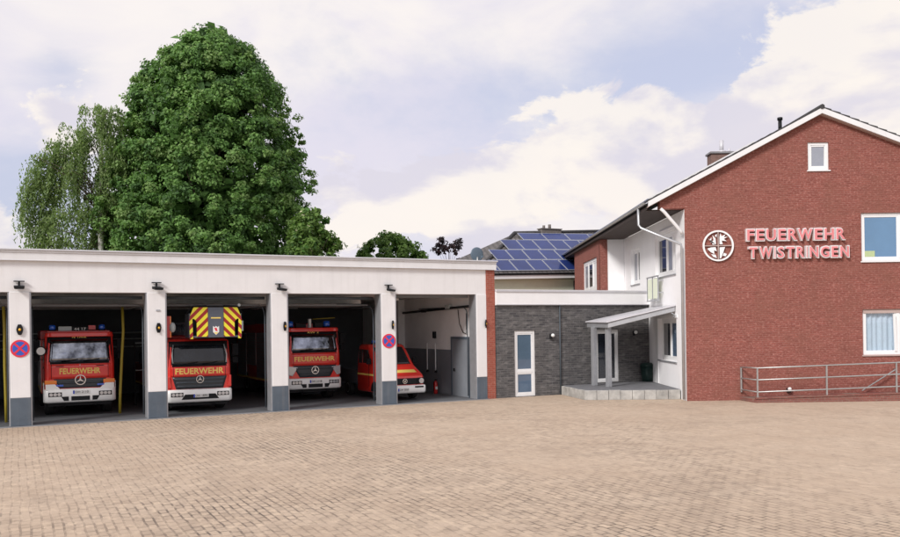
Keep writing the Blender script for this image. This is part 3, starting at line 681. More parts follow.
o2, c2, fr2 = fire_engine('ladder_truck', 'red turntable ladder truck with a chevron striped rescue cage above its cab', 'fire engine', -10.22, 1.2,
  dict(hw=1.06, bump=(.36, .80), grille=(.81, 1.22), ws=(1.58, 2.30), roof=2.50, cab_len=1.95, len=8.2, body_top=1.5, gx0=(-.78, -.9), gx1=(.78, .9), star=1.13, star_r=.13,
       bars=3, barmat='tarp', plate='DH 1890', tw=.80, th=.20, ty=.01, intake=False, plate_dz=.0, wsmat='windscreen', shutters=False), grp)
for s in (-1, 1):
    MB().prism([(s*1.055, .84), (s*.93, .86), (s*.98, 1.24), (s*1.055, 1.24)], 'y', -.03, .1).build('air_deflector', 'red', c2, bev=.02)
for s in (-1, 1): MB().tube([(s*.84, .1, 2.3), (s*.9, -.02, 1.95), (s*.88, -.04, 1.68)], .02, 6).build('grab_rail', 'palepipe', o2)
lad = MB()
for s in (-1, 1):
    lad.box(s*.42-.05, s*.42+.05, .1, 8.0, 2.62, 2.74).box(s*.42-.04, s*.42+.04, .1, 8.0, 2.98, 3.06)
    for k in range(20): lad.tube([(s*.42, .2+k*.39, 2.7), (s*.42, .39+k*.39, 3.0)], .02, 5)
for k in range(22): lad.tube([(-.42, .2+k*.35, 2.68), (.42, .2+k*.35, 2.68)], .02, 5)
lad.build('ladder', 'cagegrey', o2)
MB().box(-.7, .7, 4.2, 5.8, 1.5, 2.6).build('turntable', 'darkred', o2, bev=.05)
cx = .40
cage = MB().box(-.86, .86, .0, .75, -.50, -.44).box(-.86, .86, .70, .75, -.44, .25).box(-.86, -.82, .0, .7, -.44, .3).box(.82, .86, .0, .7, -.44, .3)
cg = cage.build('rescue_cage', 'cagegrey', o2, (cx, -.75, 3.04))
for s in (-1, 1):
    lp = MB()
    lp.prism([(s*.26, -.47), (s*.62, -.47), (s*.62, .02), (s*.70, .12), (s*.84, .12), (s*.84, .2), (s*.72, .50), (s*.26, .50)], 'y', -.03, .0)
    lp.prism([(s*.74, -.54), (s*.84, -.54), (s*.86, .12), (s*.76, .12)], 'y', -.028, .002)
    lp.build('chevron_panel', 'chev', cg)
MB().box(-.255, .255, -.045, .0, -.50, .50).build('centre_panel', 'cagegrey', cg, bev=.01)
MB().box(-.16, .16, -.05, -.045, .13, .17).build('yellow_plate', 'yellow', cg)
sh = MB().prism([(-.1, -.12), (-.1, -.32), (0, -.42), (.1, -.32), (.1, -.12), (.05, -.16), (0, -.12), (-.05, -.16)], 'y', -.052, -.046, 0)
sh.prism([(-.07, -.33), (0, -.40), (.07, -.33)], 'y', -.055, -.052, 1).prism([(-.06, -.18), (.02, -.18), (.05, -.3), (-.02, -.28)], 'y', -.055, -.052, 2)
sh.build('coat_of_arms', ['plate', 'yellow', 'signred'], cg)
rl = MB()
for s in (-1, 1): rl.tube([(s*.28, .02, .5), (s*.28, .02, .56), (s*.74, .05, .54), (s*.92, .1, .3), (s*.92, .5, .3)], .022, 6)
rl.build('hand_rail', 'black', cg)
MB().disc((.80, .05, .58), .05, 'y', .08, 14).box(.86, .93, .05, .12, -.3, .05).build('work_lamp', 'palepipe', cg)
bx = MB().box(-.10, .06, -.1, .2, -.36, .34, 0).box(.06, .10, -.1, .2, -.36, .34, 1).ball((.14, -.05, -.03), .16, 12, 2, (.7, .8, 1.1))
bx.build('lamp_and_control_box', ['darkred', 'orange', 'palepipe'], o2, (-1.08, -.35, 2.92))

o3, c3, fr3 = fire_engine('fire_engine', 'red fire engine with triangular headlamps between the ladder truck and the van', 'fire engine', -5.58, 3.0,
  dict(hw=1.04, bump=(.48, .90), grille=(.93, 1.38), ws=(1.88, 2.58), roof=2.80, cab_len=2.7, len=8.2, body_top=3.0, gx0=(-.6, -.86), gx1=(.6, .86), star=1.2, star_r=.15,
       surr=2.68, visor=True, corner=False, upper_lights=True, bars=2, plate='DH 2118', sign='RW 2', tw=.80, th=.18, ty=.0, plate_dz=.08, trim='palepipe'), grp)
beacon(o3, -.84, .4, 2.82, .13, .26); beacon(o3, .62, .4, 2.82, .13, .26)
MB().box(-.10, .0, .35, .5, 2.82, 3.16).build('roof_lamp', 'plate', o3, bev=.02)
MB().box(.12, .45, .3, .6, 2.82, 3.02).box(-.6, -.2, .4, .7, 2.82, 2.98).build('roof_gear', 'black', o3, bev=.02)
MB().tube([(.1, .5, 3.15), (1.0, .5, 3.2)], .02, 6).build('roof_bar', 'hose', o3)

# small red van with flat bed
van = thing('red_van', 'small red fire service van with yellow stripes behind the pillar with a no stopping sign', 'van', L3(-2.72, 1.0, 0), TH)
hw = .84
def vsec(z, y0, y1, k=1.0, r=.16): return footprint(hw*k, y0, y1, r, z, .06)
vb = MB().loft([vsec(.30, .06, 2.75), vsec(.40, .0, 2.8), vsec(.88, .02, 2.8), vsec(.98, .10, 2.8), vsec(1.30, .85, 2.8, .985), vsec(1.42, 1.0, 2.8, .975), vsec(1.8, 1.36, 2.8, .94), vsec(2.06, 1.66, 2.76, .90), vsec(2.13, 1.86, 2.62, .84)])
cabv = vb.build('cab', 'red', van)
# hood skin stripe, windscreen, windows
def vf(z):
    pts = [(.30, .06), (.40, 0), (.88, .02), (.98, .10), (1.30, .85), (1.42, 1.0), (1.8, 1.36), (2.06, 1.66)]
    for (a0, b0), (a1, b1) in zip(pts, pts[1:]):
        if z <= a1: return b0+(b1-b0)*(z-a0)/(a1-a0)
    return pts[-1][1]
frv = make_front(hw, .16, vf)
patch(frv, (-.66, -.60), (.66, .60), 1.36, 2.02, .02, nz=8).build('windscreen', 'windscreen', cabv)
patch(frv, (-.64, -.62), (.64, .62), 1.06, 1.16, .014, nz=4).build('bonnet_stripe', 'yellow', cabv)
for s in (-1, 1):
    MB().prism([(1.30, 1.40), (2.15, 1.40), (2.15, 1.93), (1.72, 1.93)], 'x', s*(hw*.955-.02), s*(hw*.98+.004)).build('side_window', 'sideglass', cabv, bev=.004, seg=1)
    MB().prism([(2.25, 1.40), (2.62, 1.40), (2.62, 1.93), (2.25, 1.93)], 'x', s*(hw*.955-.02), s*(hw*.98+.004)).build('side_window', 'sideglass', cabv, bev=.004, seg=1)
    MB().box(s*(hw-.01), s*(hw+.008), .95, 2.74, .93, 1.0).build('side_stripe', 'yellow', cabv)
    MB().box(s*(hw-.005), s*(hw+.01), 1.5, 1.515, .5, 1.38).build('door_gap', 'black', cabv)
    MB().box(s*(hw+.04), s*(hw+.22), 1.16, 1.26, 1.38, 1.60).build('mirror', 'mirrorglass', van, bev=.02)
    x = s*(hw-.10); wheel(van, x, .95, .32, .2, s); wheel(van, x, 3.9, .32, .2, s)
    A = [PI*k/10 for k in range(11)]
    MB().add([(s*(hw+.004), .95, .34)]+[(s*(hw+.004), .95+.39*math.cos(a), .34+.39*math.sin(a)) for a in A], [(0, i, i+1) for i in range(1, 11)]).build('wheel_arch', 'black', van)
gv = patch(frv, (-.60, -.60), (.60, .60), .62, .86, .012).build('grille', 'black', van)
mv = MB().disc((0, -.03, .75), .095, 'y', .015, 24, 0, .075)
mv.prism([(-.055, .80), (-.03, .80), (0, .73), (.03, .80), (.055, .80), (.015, .70), (-.015, .70)], 'y', -.028, -.016)
mv.build('round_badge', 'chrome', gv)
for s in (-1, 1):
    hv = MB().box(s*.52, s*.79, -.03, .12, .63, .87).build('headlight', 'black', van, bev=.03)
    MB().disc((s*.68, -.045, .75), .10, 'y', .02, 20).build('lamp_lens', 'lens', hv)
bv = MB().loft([footprint(hw+.02, -.08, .6, .16, .30), footprint(hw+.04, -.12, .6, .18, .36), footprint(hw+.04, -.12, .6, .18, .55), footprint(hw+.02, -.08, .6, .16, .60)]).build('bumper', 'whitepaint', van)
numplate(bv, -.1, -.125, .44, 'DH 2050', .46)
for s in (-1, 1): MB().box(s*.55-.18, s*.55+.18, -.128, -.1, .5, .56).build('bumper_slot', 'black', bv)
beacon(van, -.35, 2.2, 2.13, .09, .16); beacon(van, .35, 2.2, 2.13, .09, .16)
MB().box(-.8, .8, 2.9, 4.9, .55, .75).box(-.8, -.77, 2.9, 4.9, .75, 1.1).box(.77, .8, 2.9, 4.9, .75, 1.1).box(-.77, .77, 2.9, 2.95, .75, 1.3).box(-.77, .77, 4.85, 4.9, .75, 1.1).build('flat_bed', 'tarp', van)

# ------------------------------------------------------------------ connecting wing
wing = thing('entrance_wing', 'low dark brick entrance wing with white roof band and glazed doors', 'building', L3(0, 0), TH)
W1 = rect(1.53, 2.47, .016, 2.58); W2 = rect(5.42, 6.60, .40, 2.56)
holed(rect(.66, 8.21, 0, 3.58), [W1, W2], .3).build('front_wall', 'darkbrick', wing)
MB().box(.66, .95, .31, 4.8, 0, 3.57).box(.66, 10.3, 4.8, 5.1, 0, 3.57).build('rear_wall', 'darkbrick', wing)
fz = MB().box(.67, 8.22, -.09, .12, 3.585, 4.10).box(.665, 8.225, -.13, .2, 4.102, 4.19, 1).box(.67, 8.22, -.10, -.09, 3.585, 3.63, 1)
fz.build('roof_band', ['plaster2', 'trimgrey'], wing, bev=.008, seg=1)
MB().prism([(.67, .21), (8.24, .21), (10.4, 4.7), (.67, 4.7)], 'z', 3.7, 4.05).build('flat_roof', 'bounceroof', wing)
window(wing, 1.53, 2.47, .02, 2.58, recess=.03, fw=.10, pane='glassdoor', sill=None, name='glass_door', transom=.98)
ed = window(wing, 5.42, 6.60, .40, 2.56, recess=.05, fw=.10, pane='glassdark', sill=None, name='entrance_door', splits=(6.12,))
MB().tube([(6.02, .0, 1.1), (6.02, -.04, 1.15), (6.02, -.04, 1.75), (6.02, .0, 1.8)], .015, 6).build('door_handle', 'steel', ed)
MB().tube([(3.64, -.04, .0), (3.64, -.04, 3.58)], .028, 8).build('downpipe', 'tarp', wing)
def walllamp(a, z, label):
    o = thing('wall_lamp', label, 'lamp', L3(a, 0, z), TH, 'round wall lamps by the entrance')
    MB().box(-.07, .03, -.07, 0, -.12, .08).build('lamp_body', 'black', o, bev=.015)
    MB().ball((.03, -.10, .02), .075, 14).build('globe', 'plate', o)
walllamp(3.23, 2.36, 'black wall lamp with white globe between the glass door and the downpipe')
walllamp(7.40, 2.42, 'black wall lamp with white globe under the sloping entrance canopy')
bn = thing('litter_bin', 'dark green litter bin against the wall at the end of the entrance platform', 'bin', L3(7.85, -.32, .37), TH)
MB().loft([footprint(.19, -.17, .17, .05, 0), footprint(.23, -.21, .21, .06, .62)]).build('bin_body', 'bin', bn)
MB().loft([footprint(.25, -.23, .23, .06, .62), footprint(.24, -.22, .22, .06, .70), footprint(.14, -.12, .12, .06, .78)]).build('lid', 'bin', bn)

# entrance platform
pf = thing('entrance_platform', 'raised stone edged platform with clipped corner in front of the entrance', 'platform', (0, 0, 0))
outl = [(4.42, 34.02), (4.94, 31.42), (8.44, 31.22), (8.44, 36.1)]
MB().prism([(4.52, 34.0), (5.02, 31.55), (8.44, 31.35), (8.44, 36.0)], 'z', 0, .33).build('platform_core', 'stonetop', pf)
MB().prism([(4.50, 34.05), (4.99, 31.50), (8.443, 31.30), (8.443, 36.05)], 'z', .331, .365).build('platform_paving', 'stonetop', pf, bev=.006, seg=1)
st = MB()
def slabs(p, q, n):
    p = Vector(p); q = Vector(q); d = (q-p); ln = d.length; u = d/ln; nn = Vector((u.y, -u.x))
    for k in range(n):
        a = p+u*(ln*k/n+.006); b = p+u*(ln*(k+1)/n-.006); j = rnd.uniform(-.012, .012); zt = .355+rnd.uniform(-.012, .008)
        A = [a+nn*j, b+nn*(j+rnd.uniform(-.006, .006)), b-nn*.09, a-nn*.09]
        st.hexa([(*v, .0) for v in A], [(*v, zt) for v in A])
slabs((4.42, 34.02), (4.94, 31.42), 5); slabs((4.95, 31.41), (8.43, 31.21), 8)
st.build('edging_slab', 'stone', pf, bev=.012)

# canopy
cn = thing('entrance_canopy', 'grey sloping canopy on two square posts over the entrance platform', 'canopy', (0, 0, 0))
C = [(6.05, 32.55), (8.44, 31.86), (8.44, 35.6), (5.52, 34.3)]; Zt = [2.87, 3.46, 3.46, 2.90]
MB().hexa([(x, y, z-.22) for (x, y), z in zip(C, Zt)], [(x, y, z-.02) for (x, y), z in zip(C, Zt)]).build('canopy_roof', 'alu', cn, bev=.015)
MB().hexa([(x+dx, y+dy, z-.018) for (x, y), z, (dx, dy) in zip(C, Zt, ((-.06, -.05), (0, -.06), (0, 0), (-.06, 0)))], [(x+dx, y+dy, z+.02) for (x, y), z, (dx, dy) in zip(C, Zt, ((-.06, -.05), (0, -.06), (0, 0), (-.06, 0)))]).build('canopy_edge', 'trimgrey', cn)
for (x, y) in ((6.12, 32.92), (5.70, 33.72)):
    MB().box(-.088, .088, -.088, .088, .366, 2.70).build('post', 'alu', cn, (x, y, 0), TH, bev=.012)
MB().tube([(8.3, 31.85, 3.18), (8.42, 31.82, 3.10), (8.36, 31.82, 3.0)], .03, 8).build('canopy_spout', 'alu', cn)

# ------------------------------------------------------------------ gabled brick house
hs = thing('brick_gable_house', 'two storey red brick gabled house with white rendered side and wide eaves', 'building', (8.47, 30.5, 0))
BX = 8.47
def q(x, z): return (x-BX, z)
apx = (13.36, 10.26)
outer = [q(8.47, 0), q(18.4, 0), q(18.4, 8.25), q(*apx), q(7.59, 7.22), q(7.59, 6.91), q(8.47, 6.91)]
holes = [[q(*p) for p in rect(12.92, 13.68, 8.22, 9.22)], [q(*p) for p in rect(14.80, 17.4, 4.93, 6.66)], [q(*p) for p in rect(14.81, 17.4, 1.56, 3.2)]]
holed(outer, holes, .36).build('gable_wall', 'gablebrick', hs)
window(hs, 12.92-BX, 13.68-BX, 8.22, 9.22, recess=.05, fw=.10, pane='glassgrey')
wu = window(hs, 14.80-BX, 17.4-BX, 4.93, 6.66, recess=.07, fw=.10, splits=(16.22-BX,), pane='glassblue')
MB().box(14.96-BX, 15.32-BX, .085, .10, 5.09, 5.30).build('card_in_window', 'greenthing', wu)
wl = window(hs, 14.81-BX, 17.4-BX, 1.56, 3.2, recess=.07, fw=.10, splits=(16.1-BX,), pane='clear', sill='palewood')
MB().box(14.85-BX, 17.36-BX, .05, .1, 3.06, 3.2).build('blind_box', 'palewood', wl)
def curtain(x0, x1, z0, z1, y, parent):
    secs = []
    n = 90
    top = [(x0+(x1-x0)*i/n, y+.028*math.sin(i*.9)+.015*math.sin(i*.37), z1) for i in range(n+1)]
    bot = [(p[0], p[1]*1.0+.01*math.sin(i), z0) for i, p in enumerate(top)]
    MB().loft([bot, top], 0, True, False, False).build('curtain', 'curtain', parent)
curtain(14.85-BX, 17.3-BX, 1.62, 3.1, .215, wl)
# tilted sash
ts = MB()
for (xa, xb, za, zb) in ((15.98, 16.06, 1.68, 3.02),):
    ts.hexa([(xa-BX, .04, za), (xb-BX, .04, za), (xb-BX, .09, za), (xa-BX, .09, za)], [(xa-.10-BX, -.06, zb), (xb-.10-BX, -.06, zb), (xb-.10-BX, -.01, zb), (xa-.10-BX, -.01, zb)])
ts.build('tilted_sash', 'white', wl)
# white rendered side wall (local x runs towards the viewer)
Y0 = 41.1
def ws(y): return Y0-y
side_holes = [rect(ws(34.95), ws(31.75), 4.66, 6.34), rect(ws(39.6), ws(37.75), 4.60, 6.20), rect(ws(34.55), ws(31.78), 1.34, 2.98)]
swl = holed(rect(0, ws(30.53), 0, 6.88), side_holes, .30).build('white_side_wall', 'plaster2', hs, (-.004, Y0-30.5, 0), -PI/2)
RW = dict(org=(-.004, Y0-30.5, 0), rz=-PI/2)
window(hs, ws(34.95), ws(31.75), 4.66, 6.34, recess=.12, fw=.13, splits=(ws(33.5), ws(32.6)), panes=['glassdark', 'glassgrey', 'white'], sill='alu', **RW)
window(hs, ws(39.6), ws(37.75), 4.60, 6.20, recess=.12, fw=.12, splits=(ws(38.7),), panes=['glassgrey', 'glassdark'], sill='alu', **RW)
window(hs, ws(34.55), ws(31.78), 1.34, 2.98, recess=.15, fw=.12, splits=(ws(33.2),), panes=['glassdark', 'glassdoor'], sill='alu', **RW)
MB().box(ws(34.9), ws(34.55), -.03, 0, .37, 3.12).box(ws(34.55), ws(31.6), -.03, 0, 3.0, 3.12).build('window_surround', 'white', hs, (-.004, Y0-30.5, 0), -PI/2)
MB().box(ws(34.0), ws(31.6), -.04, 0, 6.45, 6.52).build('shutter_box', 'trimgrey', hs, (-.004, Y0-30.5, 0), -PI/2)
# rear projecting bay: white return, brick return, brick flank with window
MB().box(7.66-BX, 8.46-BX, Y0-30.5, Y0-30.2, 3.9, 6.88).build('white_return_wall', 'plaster2', hs)
MB().box(7.30-BX, 7.655-BX, Y0-30.52, Y0-30.2, 3.9, 6.88).build('brick_return_wall', 'gablebrick', hs)
holed(rect(0, 8.38, 0, 6.9), [rect(49.5-46.4, 49.5-42.1, 4.5, 6.14)], .3).build('bay_wall', 'gablebrick', hs, (7.30-BX, 49.5-30.5, 0), -PI/2)
window(hs, 49.5-46.4, 49.5-42.1, 4.5, 6.14, recess=.06, fw=.16, splits=(49.5-45.0, 49.5-43.6), panes=['glassgrey', 'glassdark', 'white'], sill='alu', org=(7.30-BX, 49.5-30.5, 0), rz=-PI/2)
# closed volume behind
MB().box(18.1-BX, 18.39-BX, .37, 22.5, 0, 8.2).box(7.32-BX, 18.1-BX, 22.2, 22.5, 0, 7.0).build('rear_wall', 'gablebrick_yz', hs)
MB().box(9.0-BX, 18.0-BX, 4.0, 4.1, .0, 8.0).build('inner_wall', 'plaster_grey', hs)
# roof
ex_, ez = 7.12, 7.16; rx_, rz_ = 13.36, 10.41; ux, uz = 18.95, 8.22
t_ = .16
def slope(x): return ez+(x-ex_)*(rz_-ez)/(rx_-ex_) if x < rx_ else rz_+(x-rx_)*(uz-rz_)/(ux-rx_)
prof = [(ex_-BX, ez), (rx_-BX, rz_), (ux-BX, uz), (ux-BX, uz-t_), (rx_-BX, rz_-t_), (ex_-BX, ez-t_)]
rf = MB().prism([prof[0], prof[1], prof[4], prof[5]], 'y', -.2, 23.2).prism([prof[1], prof[2], prof[3], prof[4]], 'y', -.2, 23.2).build('roof', 'tiles', hs)
# rows of tile edges give the verge its scalloped line
te = MB()
for (xa, xb, n) in ((ex_, rx_, 20), (rx_, ux, 17)):
    for k in range(n):
        x0 = xa+(xb-xa)*k/n; x1 = xa+(xb-xa)*(k+1)/n; z0, z1 = slope(x0), slope(x1)
        lo, hi = (0, .035) if xa == ex_ else (.035, 0)
        te.hexa([(x0-BX, -.24, z0+.002), (x1-BX, -.24, z1+.002), (x1-BX, 23.2, z1+.002), (x0-BX, 23.2, z0+.002)], [(x0-BX, -.24, z0+.03+hi), (x1-BX, -.24, z1+.03+lo), (x1-BX, 23.2, z1+.03+lo), (x0-BX, 23.2, z0+.03+hi)])
te.tube([(rx_-BX, -.26, rz_+.03), (rx_-BX, 23.2, rz_+.03)], .09, 8)
te.build('roof_tiles', 'tiles', rf)
vbd = MB()
for s in (0, 1):
    a, b = ((ex_, ez), (rx_, rz_)) if s == 0 else ((rx_, rz_), (ux, uz))
    vbd.prism([(a[0]-BX, a[1]-.005), (b[0]-BX, b[1]-.005), (b[0]-BX, b[1]-.2), (a[0]-BX, a[1]-.2)], 'y', -.235, -.203)
vbd.build('verge_board', 'trim', hs)
MB().prism([(rx_-BX, rz_-.22), (ux-BX, uz-.22), (ux-BX, uz-.165), (rx_-BX, rz_-.165)], 'y', -.2, 0).prism([(ex_-BX, ez-.22), (rx_-BX, rz_-.22), (rx_-BX, rz_-.165), (ex_-BX, ez-.165)], 'y', -.2, 0).build('verge_soffit', 'palewood', hs)
MB().box(7.14-BX, 8.46-BX, .38, 23.1, 6.89, 6.93).build('eave_soffit', 'brownwood', hs)
MB().box(7.12-BX, 7.14-BX, .0, 23.2, 6.89, 7.05).build('eave_fascia', 'brownwood', hs)
gt = MB()
gp = [(7.0+.075*math.cos(PI+k*PI/8)+.04, 7.14+.075*math.sin(PI+k*PI/8)) for k in range(9)]
gt.loft([[(x-BX, yy, z) for x, z in gp] for yy in (-.22, 23.2)], 0, True, False, False)
gu = gt.build('gutter', 'zinc', hs)
MB().tube([(7.04-BX, 1.0, 7.06), (7.04-BX, 1.0, 6.45), (7.12-BX, .92, 6.33), (8.32-BX, -.02, 5.62), (8.37-BX, .06, 5.45), (8.37-BX, .06, .05)], .048, 10).build('downpipe', 'zinc', gu)
MB().tube([(7.62-BX, .02, 6.92), (7.74-BX, -.0, 6.80), (8.34-BX, .02, 6.10), (8.38-BX, .03, 6.0)], .06, 10).build('overflow_pipe', 'trim', gu)
# roof fittings
chm = MB().box(13.0-BX, 14.05-BX, 11.4, 12.1, 9.6, 11.12).box(12.93-BX, 14.12-BX, 11.33, 12.17, 11.122, 11.22, 1)
cm = chm.build('chimney', ['chimney', 'kerb'], hs, bev=.01)
MB().tube([(13.62-BX, 11.75, 11.22), (13.62-BX, 11.75, 11.85)], .10, 10).tube([(13.62-BX, 11.75, 11.2), (13.62-BX, 11.75, 11.32)], .2, 10).tube([(14.0-BX, 11.75, 11.2), (14.0-BX, 11.75, 11.45)], .05, 8).build('flue_pipe', 'trimgrey', cm)
MB().tube([(12.92-BX, 2.5, 10.1), (12.92-BX, 2.5, 10.62)], .07, 10).tube([(12.92-BX, 2.5, 10.62), (12.92-BX, 2.5, 10.72)], .1, 10).build('vent_pipe', 'black', hs)
rp = thing('roof_panel', 'long flat grey panel raised along the left roof slope of the brick house', 'roof panel', (0, 0, 0))
def rpz(x): return slope(x)+.09
P4 = [(7.9, 33.4), (12.0, 33.4), (12.0, 47), (7.9, 47)]
MB().hexa([(x, y, rpz(x)) for x, y in P4], [(x, y, rpz(x)+.09) for x, y in P4]).build('panel', 'solar', rp)
fr_ = MB().hexa([(x, y, rpz(x)-.005) for x, y in ((7.86, 33.34), (12.04, 33.34), (12.04, 33.4), (7.86, 33.4))], [(x, y, rpz(x)+.1) for x, y in ((7.86, 33.34), (12.04, 33.34), (12.04, 33.4), (7.86, 33.4))])
fr_.build('frame', 'trim', rp)
# balcony guard below the upper window
bg = thing('balcony_guard', 'small metal guard with pale panels below the upper side window', 'railing', (8.455, 34.55, 0))
b_ = MB()
for y in (-.9, 0, .9): b_.box(-.22, -.18, y-.02, y+.02, 3.72, 4.66)
b_.box(-.23, -.17, -.95, .95, 4.66, 4.71).box(-.23, -.17, -.95, .95, 3.70, 3.75).box(-.18, 0, -.92, -.88, 4.0, 4.04).box(-.18, 0, .88, .92, 4.0, 4.04).box(-.18, 0, -.92, -.88, 4.5, 4.54).box(-.18, 0, .88, .92, 4.5, 4.54)
b_.build('guard_frame', 'alu', bg)
for y in (-.45, .45): MB().box(-.21, -.19, y-.33, y+.33, 3.8, 4.6).build('guard_panel', 'palegreen', bg)

# lettering on the gable
ls = thing('wall_lettering', 'large red and white letters FEUERWEHR TWISTRINGEN mounted on the brick gable', 'sign', (10.63, 30.5, 0))
def letters(word, x0, x1, z0, z1, slope_=0):
    gap = .03
    widths = []
    for ch in word:
        vs, fs = text_data(ch, 1, 0, 0); widths.append(max(v[0] for v in vs)-min(v[0] for v in vs) + (.05 if ch == 'I' else 0))
    mw = sum(widths)/len(widths); widths = [.55*w+.45*mw if ch != 'I' else w*.9 for ch, w in zip(word, widths)]
    sc = (x1-x0-gap*(len(word)-1))/sum(widths); x = x0
    for ch, w in zip(word, widths):
        if ch == 'W' and word[0] == 'F': x -= .045
        ww = w*sc; mb = MB()
        text_fit(mb, ch, x, x+ww, z0, z1, -.075, .07, .032, 0)
        text_fit(mb, ch, x+.03, x+ww-.035, z0+.04, z1-.04, -.15, .012, .018, 1)
        mb.build('letter', ['letterwhite', 'letterred'], ls)
        x += ww+gap
letters('FEUERWEHR', .0, 3.60, 5.68, 6.14); letters('TWISTRINGEN', .07, 3.68, 5.05, 5.50)
em = thing('round_emblem', 'round white fire service emblem with four quartered symbols beside the lettering', 'emblem', (9.645, 30.5, 5.55))
MB().disc((0, -.08, 0), .555, 'y', .06, 48, 0, .495).build('ring', 'white', em)
MB().box(-.50, .50, -.075, -.03, -.016, .016).box(-.016, .016, -.074, -.031, -.50, .50).build('cross_bars', 'palewood', em)
def poly(nm, pls):
    mb = MB()
    for p in pls: mb.prism(p, 'y', -.075, -.03)
    mb.build(nm, 'white', em)
poly('flame_symbol', [[(-.36, .26), (-.30, .22), (-.24, .30), (-.26, .12), (-.16, .20), (-.20, .38), (-.10, .26), (-.08, .05), (-.20, .04), (-.22, .12)], [(-.12, .36), (-.06, .30), (-.05, .42)]])
poly('oak_symbol', [[(.05, .05), (.16, .05), (.12, .18), (.30, .16), (.20, .24), (.34, .32), (.20, .30), (.26, .40), (.12, .34), (.08, .44), (.05, .3)]])
poly('helmet_symbol', [[(-.40, -.10), (-.26, -.06), (-.10, -.05), (-.06, -.20), (-.16, -.16), (-.14, -.30), (-.28, -.22)], [(-.26, -.30), (-.10, -.32), (-.06, -.44), (-.18, -.40)]])
poly('tool_symbol', [[(.05, -.06), (.24, -.05), (.18, -.22), (.10, -.44), (.05, -.46)], [(.20, -.26), (.30, -.30), (.26, -.38), (.16, -.36)]])

# ramp and railing
rmp = thing('wheelchair_ramp', 'low red brick ramp rising to the right along the brick gable', 'ramp', (0, 0, 0))
def ramp_z(x): return .13+(x-10.6)*.022
pts = [(10.58, 29.42), (18.0, 29.42), (18.0, 30.49), (10.36, 30.49)]
MB().hexa([(x, y, 0) for x, y in pts], [(x, y, ramp_z(x)) for x, y in pts]).build('ramp_body', 'ramp_brick', rmp, bev=.01)
MB().hexa([(x, y, ramp_z(x)+.001) for x, y in ((10.55, 29.39), (18.0, 29.39), (18.0, 29.52), (10.55, 29.52))], [(x, y, ramp_z(x)+.05) for x, y in ((10.55, 29.39), (18.0, 29.39), (18.0, 29.52), (10.55, 29.52))]).build('kerb', 'ramp_brick', rmp, bev=.008)
rl = thing('ramp_railing', 'galvanised three bar railing along the brick ramp', 'railing', (0, 0, 0))
def top_z(x): return 1.20+(x-10.63)*.026
for nm, dz in (('top_rail', 0), ('middle_rail', -.41), ('lower_rail', -.83)):
    MB().tube([(10.39, 30.42, top_z(10.4)+dz*.97), (10.63, 29.47, top_z(10.63)+dz), (13.03, 29.47, top_z(13.03)+dz), (15.45, 29.47, top_z(15.45)+dz), (17.8, 29.47, top_z(17.8)+dz)], .026, 8).build(nm, 'steel', rl)
for x, y in ((10.39, 30.42), (10.63, 29.47), (13.03, 29.47), (15.45, 29.47), (17.8, 29.47)):
    MB().box(x-.025, x+.025, y-.025, y+.025, ramp_z(x)+.05 if y < 30 else .3, top_z(x)).build('post', 'steel', rl)
dg_ = MB().tube([(14.65, 30.30, .30), (14.66, 30.30, .30), (15.88, 30.30, 1.05), (15.9, 30.32, 1.05), (15.9, 30.49, 1.05)], .026, 8)
tag(dg_.build('stair_handrail', 'steel'), 'diagonal steel handrail on the wall behind the ramp railing', 'handrail')
sp = thing('spot_lamp', 'small black and white spot lamp low on the wall behind the ramp railing', 'lamp', (12.09, 30.40, .36))
MB().box(-.06, .06, -.06, .1, -.10, .06).build('lamp_body', 'black', sp, bev=.02)
MB().ball((.0, -.07, .03), .07, 12).build('lamp_glass', 'plate', sp)

# satellite dish
sd = thing('satellite_dish', 'round grey satellite dish on the right end of the garage roof', 'satellite dish', L3(.60, 1.1, 5.2), TH)
MB().tube([(0, .1, 0), (0, .1, .34)], .03, 8).build('mast', 'steel', sd)
A = [k*2*PI/24 for k in range(24)]
MB().loft([[(q_*math.cos(a)+.0, .12-.02+(.35*q_*q_), .44+q_*math.sin(a)) for a in A] for q_ in (.02, .1, .18, .24, .285)]+[[(.285*math.cos(a), .15, .44+.285*math.sin(a)) for a in A]], 0, True, True).tx(Matrix.Rotation(0, 4, 'Z')).build('dish', 'dishgrey', sd)
MB().tube([(0, .05, .16), (0, -.28, .30)], .014, 6).box(-.03, .03, -.32, -.24, .28, .36).build('feed_arm', 'dishgrey', sd)

# ------------------------------------------------------------------ house with solar roof
sh_ = thing('neighbour_house', 'pale green rendered house with grey tiled roof behind the dark brick wing', 'house', L3(0, 14), TH)
EV, RD, ZE, ZR = -.3, 4.2, 5.72, 8.66
x0, x1, xr0 = 7.35, 24.0, 12.75
MB().box(7.9, 23.8, .1, 9, 0, 5.55).build('wall', 'palegreen', sh_)
rfn = MB().add([(x0, EV, ZE), (x1, EV, ZE+.45), (x1-3, RD, ZR+.45), (xr0, RD, ZR), (x0, 9.4, ZE), (x1, 9.4, ZE+.45)], [(0, 1, 2, 3), (0, 3, 4), (1, 5, 2), (3, 2, 5, 4)])
rfn.add([(x0, EV, ZE-.09), (x1, EV, ZE+.36), (x1, 9.4, ZE+.36), (x0, 9.4, ZE-.09)], [(3, 2, 1, 0)])
rfn.add([(x0, EV, ZE-.09), (x1, EV, ZE+.36), (x1, EV, ZE+.45), (x0, EV, ZE)], [(0, 1, 2, 3)])
rfo = rfn.build('roof', 'greytiles', sh_)
MB().tube([(x0, EV, ZE+.04), (xr0, RD, ZR+.05)], .11, 8).tube([(xr0, RD, ZR+.05), (x1-3, RD, ZR+.5)], .11, 8).build('ridge_tile', 'tiles', rfo)
